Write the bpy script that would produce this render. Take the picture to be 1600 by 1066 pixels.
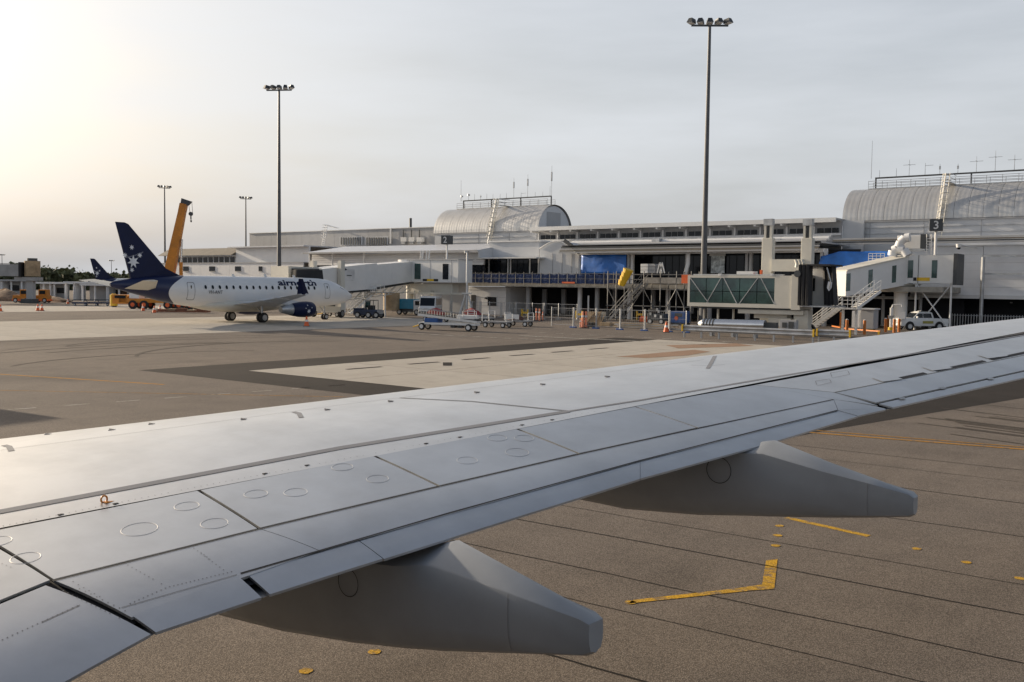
import bpy, math, random
from mathutils import Vector, Matrix
for o in list(bpy.data.objects): bpy.data.objects.remove(o)
S = bpy.context.scene; COL = S.collection; RND = random.Random(7)
rad = math.radians

# ------------------------------------------------------------------ camera
FPX, YAW, PITCH, ROLL, EYE = 1500.0, 37.0, 3.28, 0.77, 4.0
CR = Matrix.Rotation(rad(YAW), 3, 'Z') @ Matrix.Rotation(rad(90 - PITCH), 3, 'X') @ Matrix.Rotation(rad(ROLL), 3, 'Z')
CO = Vector((0, 0, EYE))
cd = bpy.data.cameras.new('camera'); cam = bpy.data.objects.new('camera', cd); COL.objects.link(cam)
cam.matrix_world = Matrix.Translation(CO) @ CR.to_4x4()
cd.sensor_width = 36; cd.lens = 36 * FPX / 1600; cd.clip_start = .1; cd.clip_end = 6000
S.camera = cam
# ------------------------------------------------------------------ sky, sun, exposure
SUN_AZ = Vector((-.997, -.075, 0)).normalized(); SUN_EL = 15.0
W = bpy.data.worlds.new('World'); S.world = W; W.use_nodes = True
nt = W.node_tree; bg = nt.nodes['Background']
sky = nt.nodes.new('ShaderNodeTexSky'); sky.sky_type = 'NISHITA'; sky.sun_disc = False
sky.sun_elevation = rad(SUN_EL); sky.sun_rotation = math.atan2(SUN_AZ.x, SUN_AZ.y)
sky.air_density = 1.0; sky.dust_density = 7.0; sky.ozone_density = 1.0
tc = nt.nodes.new('ShaderNodeTexCoord'); mp = nt.nodes.new('ShaderNodeMapping'); mp.inputs['Scale'].default_value = (1.2, 1.2, 7)
nz = nt.nodes.new('ShaderNodeTexNoise'); nz.inputs['Scale'].default_value = 2.2; nz.inputs['Detail'].default_value = 7; nz.inputs['Roughness'].default_value = .55
cr = nt.nodes.new('ShaderNodeMapRange'); cr.inputs[1].default_value = .3; cr.inputs[2].default_value = .75; cr.inputs[3].default_value = .5; cr.inputs[4].default_value = .74
mx = nt.nodes.new('ShaderNodeMix'); mx.data_type = 'RGBA'; mx.inputs[7].default_value = (5.9, 6.15, 6.55, 1)   # thin even high cloud over the blue
nt.links.new(tc.outputs['Generated'], mp.inputs[0]); nt.links.new(mp.outputs[0], nz.inputs[0]); nt.links.new(nz.outputs[0], cr.inputs[0])
sz = nt.nodes.new('ShaderNodeSeparateXYZ'); nt.links.new(tc.outputs['Generated'], sz.inputs[0])
el = nt.nodes.new('ShaderNodeMapRange'); el.inputs[1].default_value = .25; el.inputs[2].default_value = .62; el.inputs[3].default_value = 1.0; el.inputs[4].default_value = .1   # the veil thins overhead
ml = nt.nodes.new('ShaderNodeMath'); ml.operation = 'MULTIPLY'; nt.links.new(sz.outputs[2], el.inputs[0]); nt.links.new(el.outputs[0], ml.inputs[0]); nt.links.new(cr.outputs[0], ml.inputs[1]); nt.links.new(ml.outputs[0], mx.inputs[0]); nt.links.new(sky.outputs[0], mx.inputs[6]); nt.links.new(mx.outputs[2], bg.inputs[0])
bg.inputs[1].default_value = .1
sl = bpy.data.lights.new('sun', 'SUN'); sl.energy = 4.6; sl.angle = rad(.8); sl.color = (1, .84, .64)
so = bpy.data.objects.new('sun', sl); COL.objects.link(so)
sd = (SUN_AZ * math.cos(rad(SUN_EL)) + Vector((0, 0, math.sin(rad(SUN_EL))))).normalized()
so.rotation_euler = sd.to_track_quat('Z', 'Y').to_euler(); so.location = (0, 0, 80)
S.view_settings.view_transform = 'Standard'; S.view_settings.look = 'None'; S.view_settings.gamma = 1; S.view_settings.exposure = 0.55
S.view_settings.use_curve_mapping = False

# ------------------------------------------------------------------ pixel -> place
def ray(px, py): return CR @ Vector(((px - 800) / FPX, -(py - 533) / FPX, -1))
def G(px, py, z=0.0):
    r = ray(px, py); return CO + r * ((z - EYE) / r.z)
def PD(px, py, d):
    r = ray(px, py); return CO + r * (d / r.y)
def PX(px, py, x):
    r = ray(px, py); return CO + r * (x / r.x)
def PC(px, py, depth): return CO + ray(px, py) * depth
def depth_of(p): return -(CR.transposed() @ (Vector(p) - CO)).z
def X(px, d, py=420): return PD(px, py, d).x
def Z(px, py, d): return PD(px, py, d).z

# ------------------------------------------------------------------ materials
MATS = {}
def mat(n, col, rough=.6, metal=0, var=.12, scale=.8, bump=0, bscale=30, coat=0, spec=None, dirt=None):
    if n in MATS: return MATS[n]
    m = bpy.data.materials.new(n); m.use_nodes = True; t = m.node_tree; b = t.nodes['Principled BSDF']
    b.inputs['Roughness'].default_value = rough; b.inputs['Metallic'].default_value = metal
    if coat: b.inputs['Coat Weight'].default_value = coat; b.inputs['Coat Roughness'].default_value = .12
    if spec is not None: b.inputs['Specular IOR Level'].default_value = spec
    c = t.nodes.new('ShaderNodeTexCoord'); z = t.nodes.new('ShaderNodeTexNoise')
    z.inputs['Scale'].default_value = scale; z.inputs['Detail'].default_value = 6; z.inputs['Roughness'].default_value = .65
    t.links.new(c.outputs['Object'], z.inputs[0])
    x = t.nodes.new('ShaderNodeMix'); x.data_type = 'RGBA'
    lo = [max(0, v * (1 - var * 1.6)) for v in col] if dirt is None else list(dirt); hi = [min(1, v * (1 + var)) for v in col]
    x.inputs[6].default_value = (*lo, 1); x.inputs[7].default_value = (*hi, 1)
    r = t.nodes.new('ShaderNodeMapRange'); r.inputs[1].default_value = .32; r.inputs[2].default_value = .62
    t.links.new(z.outputs[0], r.inputs[0]); t.links.new(r.outputs[0], x.inputs[0]); t.links.new(x.outputs[2], b.inputs['Base Color'])
    if bump:
        z2 = t.nodes.new('ShaderNodeTexNoise'); z2.inputs['Scale'].default_value = bscale; z2.inputs['Detail'].default_value = 3
        t.links.new(c.outputs['Object'], z2.inputs[0]); bp = t.nodes.new('ShaderNodeBump'); bp.inputs['Strength'].default_value = bump; bp.inputs['Distance'].default_value = .02
        t.links.new(z2.outputs[0], bp.inputs['Height']); t.links.new(bp.outputs[0], b.inputs['Normal'])
    MATS[n] = m; return m
white = mat('white_paint', (.7, .7, .69), .45, var=.03)
cream = mat('cream_paint', (.57, .55, .49), .5, var=.04)
wall_w = mat('wall_white', (.66, .665, .675), .6, var=.03)
wall_g = mat('wall_grey', (.35, .355, .365), .6, var=.04)
clad = mat('cladding', (.54, .555, .575), .5, var=.03)
roofm = mat('roof_sheet', (.5, .52, .56), .4, var=.08, metal=.2)
vaultm = mat('vault_sheet', (.52, .52, .515), .38, var=.06, metal=.5)
fascia = mat('fascia', (.4, .405, .41), .5, var=.04)
brown = mat('brown_fascia', (.16, .14, .11), .6)
steel = mat('galv_steel', (.42, .43, .44), .42, metal=.7, var=.2)
dsteel = mat('dark_steel', (.06, .065, .07), .5, metal=.3)
conc = mat('precast', (.34, .32, .28), .85, var=.2)
black = mat('black_rubber', (.018, .018, .02), .75, var=.2)
tyre = mat('tyre', (.02, .02, .021), .8)
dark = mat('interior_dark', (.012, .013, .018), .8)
glass = mat('dark_glass', (.008, .011, .016), .1, var=.2, spec=.3)
gglass = mat('green_glass', (.03, .075, .07), .06, var=.35, scale=.5, spec=.8)
tarp = mat('blue_tarp', (.02, .14, .5), .5, var=.15, bump=.8, bscale=1.5)
meshb = mat('blue_mesh', (.014, .035, .11), .8, var=.2, scale=1.5)
navy = mat('navy_paint', (.003, .008, .042), .45, var=.1, spec=.25)
silver = mat('silver_star', (.6, .62, .66), .4)
yellow = mat('machine_yellow', (.52, .19, .012), .45, var=.15)
yel2 = mat('safety_yellow', (.75, .47, .03), .5)
orange = mat('safety_orange', (.75, .13, .03), .55)
red = mat('case_red', (.25, .03, .03), .6)
blue = mat('machine_blue', (.02, .09, .3), .45)
teal = mat('teal_paint', (.03, .22, .35), .45)
grey = mat('plant_grey', (.3, .3, .3), .55)
timber = mat('timber', (.35, .26, .16), .8, var=.25)
earth = mat('spoil', (.22, .15, .1), .95, var=.3, scale=1.5)
lamp = mat('lamp_lens', (.8, .8, .78), .2)
shiny = mat('polished_duct', (.62, .63, .65), .22, metal=.95, var=.08)
leaf = mat('foliage', (.1, .105, .05), .8, var=.5, scale=.2)
scaf = mat('scaffold_steel', (.17, .17, .17), .6, metal=.3, var=.2)
polem = mat('mast_paint', (.09, .095, .105), .5, metal=.3)
pinkm = mat('pale_orange', (.8, .28, .16), .55)

def ground_mat(n, c1, c2, rough=.85, grain=60, big=.06, gr=.35, wear=0, rub=0):
    m = bpy.data.materials.new(n); m.use_nodes = True; t = m.node_tree; b = t.nodes['Principled BSDF']; b.inputs['Roughness'].default_value = rough
    b.inputs['Specular IOR Level'].default_value = .08
    c = t.nodes.new('ShaderNodeTexCoord'); L = t.links.new
    def noise(s, d=5, sc=(1, 1, 1)):
        mpn = t.nodes.new('ShaderNodeMapping'); mpn.inputs['Scale'].default_value = sc; L(c.outputs['Object'], mpn.inputs[0])
        z = t.nodes.new('ShaderNodeTexNoise'); z.inputs['Scale'].default_value = s; z.inputs['Detail'].default_value = d; z.inputs['Roughness'].default_value = .65; L(mpn.outputs[0], z.inputs[0]); return z.outputs[0]
    def rng(v, a, bb, lo=0, hi=1):
        r = t.nodes.new('ShaderNodeMapRange'); r.inputs[1].default_value = a; r.inputs[2].default_value = bb; r.inputs[3].default_value = lo; r.inputs[4].default_value = hi; L(v, r.inputs[0]); return r.outputs[0]
    def mix(f, a, bcol, mode='MIX'):
        x = t.nodes.new('ShaderNodeMix'); x.data_type = 'RGBA'; x.blend_type = mode
        if isinstance(f, float): x.inputs[0].default_value = f
        else: L(f, x.inputs[0])
        for k, v in ((6, a), (7, bcol)):
            if isinstance(v, tuple): x.inputs[k].default_value = (*v, 1)
            else: L(v, x.inputs[k])
        return x.outputs[2]
    col = mix(rng(noise(big, 6), .35, .65), c1, c2)
    col = mix(rng(noise(.7, 5), .45, .75, 0, .35), col, tuple(v * .6 for v in c1))
    if wear: col = mix(rng(noise(5, 6), .5, .62, 0, wear), mix(rng(noise(1.2, 3), .4, .6, 0, .3), col, (.3, .22, .1)), (.2, .17, .145))
    if rub: col = mix(rng(noise(.22, 6), .56, .72, 0, .35), col, (.07, .06, .052)); col = mix(rng(noise(.35, 4, (1, .06, 1)), .55, .8, 0, rub), col, (.03, .028, .027))
    vo = t.nodes.new('ShaderNodeTexVoronoi'); vo.inputs['Scale'].default_value = grain; L(c.outputs['Object'], vo.inputs[0])
    g = mix(rng(vo.outputs['Distance'], .15, .7), (1.6, 1.57, 1.53), (.42, .42, .42))
    sp = t.nodes.new('ShaderNodeSeparateColor'); L(vo.outputs['Color'], sp.inputs[0])
    g = mix(rng(sp.outputs[0], .25, 1., 0, .75), g, (.38, .35, .33)); col = mix(gr, col, g, 'MULTIPLY')
    L(col, b.inputs['Base Color'])
    bp = t.nodes.new('ShaderNodeBump'); bp.inputs['Strength'].default_value = .5; bp.inputs['Distance'].default_value = .006; bp.invert = True
    L(vo.outputs['Distance'], bp.inputs['Height']); L(bp.outputs[0], b.inputs['Normal']); return m
asphalt = ground_mat('asphalt', (.2, .177, .158), (.275, .237, .203), grain=70, gr=.85, rub=.3)
asphalt_d = ground_mat('asphalt_fresh', (.04, .036, .033), (.058, .051, .046), grain=45, gr=.5)
concrete = ground_mat('concrete', (.40, .37, .325), (.48, .45, .405), grain=80, gr=.12, big=.15)
paint_y = ground_mat('paint_yellow', (.62, .36, .03), (.7, .42, .05), grain=42, gr=.6, wear=.8)
paint_o = ground_mat('paint_orange', (.5, .24, .03), (.6, .3, .04), grain=42, gr=.6, wear=.8)
paint_w = ground_mat('paint_white', (.5, .5, .48), (.6, .6, .57), grain=42, gr=.6, wear=.9)
seal = ground_mat('seal_tar', (.025, .023, .022), (.045, .04, .036), grain=42, gr=.4)
patchm = ground_mat('patch_brown', (.3, .2, .14), (.36, .25, .18), grain=42, gr=.4)
rubber = ground_mat('tyre_mark', (.1, .088, .078), (.13, .115, .1), grain=42, gr=.5)

# ------------------------------------------------------------------ mesh helpers
class MB:
    def __init__(s): s.v = []; s.f = []
    def add(s, vs, fs):
        k = len(s.v); s.v += [Vector(v) for v in vs]; s.f += [tuple(i + k for i in f) for f in fs]; return s
    def box(s, x0, x1, y0, y1, z0, z1):
        return s.add([(x0, y0, z0), (x1, y0, z0), (x1, y1, z0), (x0, y1, z0), (x0, y0, z1), (x1, y0, z1), (x1, y1, z1), (x0, y1, z1)],
                     [(0, 3, 2, 1), (4, 5, 6, 7), (0, 1, 5, 4), (1, 2, 6, 5), (2, 3, 7, 6), (3, 0, 4, 7)])
    def hexa(s, lo, hi):
        return s.add(list(lo) + list(hi), [(3, 2, 1, 0), (4, 5, 6, 7), (0, 1, 5, 4), (1, 2, 6, 5), (2, 3, 7, 6), (3, 0, 4, 7)])
    def beam(s, p, q, w, h=None, up=(0, 0, 1)):
        p, q = Vector(p), Vector(q); h = h or w; d = (q - p).normalized(); u = Vector(up)
        if abs(d.dot(u)) > .98: u = Vector((0, 1, 0))
        a = d.cross(u).normalized() * (w / 2); b = a.cross(d).normalized() * (h / 2)
        return s.hexa([p - a - b, p + a - b, p + a + b, p - a + b], [q - a - b, q + a - b, q + a + b, q - a + b])
    def loft(s, rings, cap=True):
        k = len(s.v); n = len(rings[0])
        for r in rings: s.v += [Vector(p) for p in r]
        for i in range(len(rings) - 1):
            for j in range(n):
                a, b = k + i * n + j, k + i * n + (j + 1) % n; s.f.append((a, b, b + n, a + n))
        if cap:
            s.f.append(tuple(k + j for j in range(n))[::-1]); s.f.append(tuple(k + (len(rings) - 1) * n + j for j in range(n)))
        return s
    def tube(s, p, q, r, r2=None, n=8):
        p, q = Vector(p), Vector(q); r2 = r if r2 is None else r2; d = (q - p).normalized()
        u = Vector((0, 0, 1)) if abs(d.z) < .9 else Vector((1, 0, 0)); a = d.cross(u).normalized(); b = d.cross(a)
        ring = lambda c, rr: [c + (a * math.cos(t) + b * math.sin(t)) * rr for t in (2 * math.pi * i / n for i in range(n))]
        return s.loft([ring(p, r), ring(q, r2)])
    def path(s, pts, r, n=6):
        for p, q in zip(pts[:-1], pts[1:]): s.tube(p, q, r, n=n)
        return s
    def prism(s, poly, n):          # polygon pushed along vector n
        n = Vector(n); m = len(poly); k = len(s.v); P = [Vector(p) for p in poly]; s.v += P + [p + n for p in P]
        s.f += [tuple(range(k, k + m))[::-1], tuple(range(k + m, k + 2 * m))]
        for i in range(m): j = (i + 1) % m; s.f.append((k + i, k + j, k + m + j, k + m + i))
        return s
    def build(s, name, m, parent=None, smooth=False, bevel=0, world=True):
        me = bpy.data.meshes.new(name); vs = s.v
        if parent is not None and world:
            inv = parent.matrix_basis.inverted(); vs = [inv @ v for v in vs]
            if parent.parent is not None and parent.type != 'EMPTY':
                vs = [parent.parent.matrix_basis.inverted() @ v for v in s.v]
        me.from_pydata([tuple(v) for v in vs], [], s.f); me.materials.append(m)
        if smooth:
            me.polygons.foreach_set('use_smooth', [True] * len(me.polygons)); me.set_sharp_from_angle(angle=rad(40))
        me.update(); o = bpy.data.objects.new(name, me); COL.objects.link(o)
        if parent is not None: o.parent = parent
        if bevel:
            md = o.modifiers.new('b', 'BEVEL'); md.width = bevel; md.segments = 2; md.limit_method = 'ANGLE'
        return o
def thing(name, label, cat, loc=(0, 0, 0), rz=0, group=None):
    o = bpy.data.objects.new(name, None); COL.objects.link(o); o.empty_display_size = .3
    o.matrix_basis = Matrix.Translation(Vector(loc)) @ Matrix.Rotation(rz, 4, 'Z')
    o['label'] = label; o['category'] = cat
    if group: o['group'] = group
    return o
def tag(o, label, cat, group=None):
    o['label'] = label; o['category'] = cat
    if group: o['group'] = group
    return o
def struct(o, kind='structure'): o['kind'] = kind; return o
def B(parent, name, m, x0, x1, y0, y1, z0, z1, bevel=0): return MB().box(x0, x1, y0, y1, z0, z1).build(name, m, parent, bevel=bevel)
def copy_tree(o, parent=None):
    c = o.copy(); COL.objects.link(c)
    if parent is not None: c.parent = parent
    for ch in list(o.children): copy_tree(ch, c)
    return c
def place(o, loc, rz=0, label=None, sc=1):
    o.matrix_basis = Matrix.Translation(Vector(loc)) @ Matrix.Rotation(rz, 4, 'Z') @ Matrix.Scale(sc, 4)
    if label: o['label'] = label
    return o
def text_verts(body, size=1., bold=0.0, extrude=.01):
    cu = bpy.data.curves.new('t', 'FONT'); cu.body = body; cu.size = size; cu.extrude = extrude; cu.offset = bold; cu.resolution_u = 3
    o = bpy.data.objects.new('t', cu); COL.objects.link(o); dg = bpy.context.evaluated_depsgraph_get()
    me = bpy.data.meshes.new_from_object(o.evaluated_get(dg)); vs = [v.co.copy() for v in me.vertices]; fs = [tuple(p.vertices) for p in me.polygons]
    bpy.data.objects.remove(o); bpy.data.curves.remove(cu); bpy.data.meshes.remove(me); return vs, fs
def wheel(parent, c, r, w, axis=(1, 0, 0), name='wheel', hub=None):
    c = Vector(c); a = Vector(axis).normalized()
    u = Vector((0, 0, 1)); b = a.cross(u)
    ring = lambda off, rr, n=16: [c + a * off + (b * math.cos(t) + u * math.sin(t)) * rr for t in (2 * math.pi * i / n for i in range(n))]
    o = MB().loft([ring(-w / 2, r * .62), ring(-w / 2, r * .9), ring(-w / 4, r), ring(w / 4, r), ring(w / 2, r * .9), ring(w / 2, r * .62)]).build(name, tyre, parent, smooth=True)
    MB().loft([ring(-w / 2 - .012, r * .25), ring(-w / 2 - .012, r * .58), ring(w / 2 + .012, r * .58), ring(w / 2 + .012, r * .25)]).build('rim', hub or steel, o)
    return o

# ------------------------------------------------------------------ ground
def sheet(name, pts, z, m, parent=None):
    return MB().add([(p[0], p[1], z) for p in pts], [tuple(range(len(pts)))]).build(name, m, parent)
def rect(x0, x1, y0, y1): return [(x0, y0), (x1, y0), (x1, y1), (x0, y1)]
apron = struct(sheet('apron_ground', rect(-2500, 1500, -1200, 3500), 0, asphalt))
stand = []
def slabs(name, x0, x1, y0, y1, nx, ny, z=.004):
    base = struct(sheet(name, rect(x0, x1, y0, y1), z, seal))
    dx, dy = (x1 - x0) / nx, (y1 - y0) / ny; me = None
    for i in range(nx):
        for j in range(ny):
            if me is None:
                t_ = sheet('concrete_slab', rect(.02, dx - .02, .02, dy - .02), 0, concrete); me = t_.data; bpy.data.objects.remove(t_)
            o = bpy.data.objects.new('concrete_slab', me); COL.objects.link(o); o.parent = base; o.location = (x0 + i * dx, y0 + j * dy, z + .004)
    return base
struct(sheet('asphalt_border', [(-39.2, 24.2), (-9.6, 24.4), (-9.2, 27.2), (-6.3, 41), (-1.5, 66), (-39.4, 66)], .004, asphalt_d))
slabs('stand_pavement', -35.6, -11.5, 27.4, 66, 4, 6, .008)
slabs('stand_pavement', -93, -64, 20, 84, 5, 10)
slabs('stand_pavement', -146, -119, 20, 90, 4, 8)
mk = apron
def poly_mark(px, m, name, z=.004): return MB().add([(*G(x, y).xy, z) for x, y in px], [tuple(range(len(px)))]).build(name, m, mk)
def line_mark(pts, w, m, name, z=.004):
    b = MB(); P = [Vector((*p, z)) for p in pts]
    for i, p in enumerate(P):
        d = (P[min(i + 1, len(P) - 1)] - P[max(i - 1, 0)]).normalized(); n = Vector((-d.y, d.x, 0)) * (w / 2); b.v += [p - n, p + n]
    for i in range(len(P) - 1): b.f.append((2 * i, 2 * i + 1, 2 * i + 3, 2 * i + 2))
    return b.build(name, m, mk)
for i in range(14):                                   # white lane dashes
    y = 9.2 + i * 1.63; x = -30.7 + i * .255
    line_mark([(x, y), (x + .12, y + .8)], .1, paint_w, 'lane_dash')
line_mark([(-52, 17.5), (-41.4, 19.2), (-33.1, 21.5)], .2, paint_o, 'guide_line')
line_mark([(-50, 12), (-35.4, 16.4), (-25, 23.5)], .08, paint_o, 'guide_line')
line_mark([(-10.6, 26.3), (-8.8, 26.54), (-4.2, 27.35), (0, 28)], .16, paint_o, 'guide_line', .009)
line_mark([(-10.6, 26.75), (-4.2, 27.75), (0, 28.4)], .1, paint_o, 'guide_line', .009)
def wob(x0, x1, y, slope, w, seed):
    r = random.Random(seed); P = []; n = 26; d = 0
    for i in range(n + 1):
        t = i / n; d = d * .8 + r.uniform(-.02, .02); P.append((x0 + (x1 - x0) * t, y + slope * t * (x1 - x0) + d))
    return line_mark(P, w, seal, 'tar_joint')
for k, (x0, x1, y) in enumerate([(-18, 2, 9.92), (-14, 1.5, 11.25), (-22, 2, 12.85), (-22, 2, 14.2), (-12, 1, 17.3), (-14, 1, 20.1), (-12, -1, 22.4), (-11, 0, 24.0), (-8, 2, 8.4), (-16, -7, 16.0), (-60, -40, 14)]):
    wob(x0, x1, y, .02, .018 + .009 * (k % 3), k)
poly_mark([(1197, 876), (1215, 874), (1210, 919), (1190, 918)], paint_y, 'stand_mark')
poly_mark([(1190, 914), (1210, 921), (1178, 923), (980, 944), (990, 938), (1150, 920)], paint_y, 'stand_mark', .006)
line_mark([G(1228, 809).xy[:], G(1358, 838).xy[:]], .15, paint_y, 'stand_mark')
for px, py in [(585, 1019), (478, 1049), (1218, 822), (1215, 837), (1212, 853), (1432, 858), (1510, 879), (1593, 904), (985, 942)]:
    c = G(px, py); R_ = .075
    MB().add([(c.x + R_ * math.cos(t) * RND.uniform(.85, 1.1), c.y + R_ * math.sin(t), .006) for t in (2 * math.pi * i / 14 for i in range(14))], [tuple(range(14))]).build('paint_dot', paint_y, mk)
poly_mark([(962, 558), (1085, 547), (1110, 550), (1075, 556), (1010, 560)], patchm, 'worn_patch', .02)
poly_mark([(1040, 540), (1150, 537), (1180, 541), (1060, 545)], patchm, 'worn_patch', .02)
line_mark([(-46, 62), (-38, 62.6), (-30, 62.8)], .5, paint_w, 'lane_dash', .02)
for i in range(11): line_mark([(-48 + i * 1.7, 67.6), (-47.2 + i * 1.7, 67.6)], .35, paint_w, 'lane_dash', .02)
for i in range(9): line_mark([(-53 + i * 1.4, 57.5 + i * .1), (-52.2 + i * 1.4, 57.56 + i * .1)], .4, paint_w, 'lane_dash', .02)
# curved tyre scrub marks
rr = random.Random(3)
for k in range(8):
    cx, cy, R_ = -43 + rr.uniform(-8, 5), 33 + rr.uniform(-5, 9), rr.uniform(7, 17); a0 = rr.uniform(2.2, 3.4); a1 = a0 + rr.uniform(.7, 1.6)
    line_mark([(cx + R_ * math.cos(a0 + (a1 - a0) * i / 18), cy + R_ * 1.25 * math.sin(a0 + (a1 - a0) * i / 18)) for i in range(19)], rr.uniform(.06, .22), rubber, 'tyre_mark', .0085 + k * .0004)
for k in range(14):
    y = 28.5 + rr.uniform(0, 9); x0 = rr.uniform(-8, -6)
    line_mark([(x0 + i * .8, y + .06 * i * i * rr.uniform(.0, .12) - .25 * i) for i in range(8)], rr.uniform(.05, .16), rubber, 'tyre_mark', .0085 + k * .0004)
# concrete stand marking
for k in range(6): line_mark([(-33, 31 + k * 4.2), (-32.9, 33.2 + k * 4.2)], .3, seal, 'lead_in_mark', .02)
MB().add([(*G(x, y).xy, .022) for x, y in [(692, 567), (706, 567), (706, 572), (692, 572)]], [(0, 1, 2, 3)]).build('stand_mark', seal, mk)


# ------------------------------------------------------------------ own wing
def wing_mat(n, col, rough, coat=.3):
    m = mat(n, col, rough, var=.07, scale=1.3, metal=coat); t = m.node_tree; b = t.nodes['Principled BSDF']
    c = t.nodes.new('ShaderNodeTexCoord'); p = t.nodes.new('ShaderNodeMapping'); p.inputs['Scale'].default_value = (1.1, 5, 1); p.inputs['Rotation'].default_value = (0, 0, rad(20))
    z = t.nodes.new('ShaderNodeTexNoise'); z.inputs['Scale'].default_value = 1.2; z.inputs['Detail'].default_value = 8; z.inputs['Roughness'].default_value = .7
    r = t.nodes.new('ShaderNodeMapRange'); r.inputs[3].default_value = rough - .06; r.inputs[4].default_value = rough + .14
    t.links.new(c.outputs['Object'], p.inputs[0]); t.links.new(p.outputs[0], z.inputs[0]); t.links.new(z.outputs[0], r.inputs[0]); t.links.new(r.outputs[0], b.inputs['Roughness'])
    return m
wskin = wing_mat('wing_paint', (.66, .655, .645), .32, .85)
wpan = wing_mat('wing_paint_dim_reflection', (.5, .515, .535), .3, .85)  # wing paint again, darker and bluer: dim sky reflection put into the colour
wle = mat('wing_leading_metal', (.72, .71, .68), .25, metal=.9, var=.05)
wgrey = mat('wing_stripe', (.2, .2, .21), .5, var=.06)
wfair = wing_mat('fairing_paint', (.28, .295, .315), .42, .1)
grime = mat('wing_grime', (.16, .16, .2), .45, var=.3, scale=3)
xH = lambda y: -6.111 + (y - 4.251) * .3285
zH = lambda y: 2.452 + (y - 4.251) * .08837
xL = lambda y: -9.454 + (y - 4.369) * .5240
def lerp_tab(tab, v):
    if v <= tab[0][0]: return tab[0][1]
    for (a, p), (b, q) in zip(tab[:-1], tab[1:]):
        if v <= b: return p + (q - p) * (v - a) / (b - a)
    return tab[-1][1]
SLT = [(3, .055), (4.25, .065), (5.62, .085), (7, .11), (8.37, .13), (14, .14)]
CRT = [(0, .026), (5, .026), (8, .016), (12, .006), (18, .003)]
def surf(x, y):
    s = x - xH(y)
    if s >= 0: return zH(y) - lerp_tab(SLT, y) * s - .02 * s * s - .10 * max(0, s - .95) ** 2
    cf = max(.3, xH(y) - xL(y)); q = max(0, (x - xL(y)) / cf)
    return zH(y) + lerp_tab(CRT, y) * cf * 4 * q * (1 - q) if x > xL(y) else zH(y)
def WH(px, py):
    r = ray(px, py); f = lambda t: (CO + r * t).z - surf((CO + r * t).x, (CO + r * t).y)
    t = 2.0
    while f(t) > 0 and t < 60: t += .05
    a, b = t - .05, t
    for i in range(30):
        m = (a + b) / 2
        if f(m) > 0: a = m
        else: b = m
    return CO + r * a
wing = thing('aircraft_wing', 'large pale grey aircraft wing with spoilers and flaps filling the foreground', 'aircraft wing', (-6, 4, 0))
TEpx = [(150, 1041), (243, 990), (340, 959.4), (419, 930), (706, 838), (888, 781), (1000, 747.6), (1210, 688), (1341, 650), (1396, 637), (1600, 590), (1700, 567)]
TET = sorted((p.y, p.x) for p in (WH(*q) for q in TEpx)); TET = [(-.5, TET[0][1] + .05)] + TET + [(17.8, TET[-1][1] + (17.8 - TET[-1][0]) * .30)]
xT = lambda y: lerp_tab(TET, y)
ys = [-.4 + i * .26 for i in range(71)]
b = MB(); nr = 26                                             # forward skin, rounded nose included
for y in ys:
    cf = max(.35, xH(y) - xL(y)); row = []
    for k in range(7):
        a = math.pi / 2 * k / 7; row.append((xL(y) - .16 * math.cos(a) + .0, y, zH(y) - .30 * (1 - math.sin(a))))
    for k in range(nr - 7): x = xL(y) + cf * (k / (nr - 8)); row.append((x, y, surf(x, y)))
    b.v += [Vector(p) for p in row]
for i in range(len(ys) - 1):
    for j in range(nr - 1): k = i * nr + j; b.f.append((k, k + 1, k + nr + 1, k + nr))
skin = b.build('wing_skin', wskin, wing, smooth=True)
b = MB()                                                      # structure in the gaps under the panels, and the lower skin
for y in ys:
    for k in range(9): x = xH(y) - .03 + (xT(y) - .16 - xH(y)) * k / 8; b.v.append(Vector((x, y, surf(x, y) - .035)))
for i in range(len(ys) - 1):
    for j in range(8): k = i * 9 + j; b.f.append((k, k + 1, k + 10, k + 9))
b.build('wing_box', dark, wing)
b = MB()
for y in ys:
    x0, x1 = xL(y) - .16, xT(y) - .04
    for k in range(13):
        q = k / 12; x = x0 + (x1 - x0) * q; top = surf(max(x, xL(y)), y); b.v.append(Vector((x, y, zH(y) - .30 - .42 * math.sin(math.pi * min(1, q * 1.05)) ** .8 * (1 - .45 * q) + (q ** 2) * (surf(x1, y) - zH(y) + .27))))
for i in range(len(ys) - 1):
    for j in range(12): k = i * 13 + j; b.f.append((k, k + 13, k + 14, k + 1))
b.build('lower_skin', wfair, wing, smooth=True)
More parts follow.
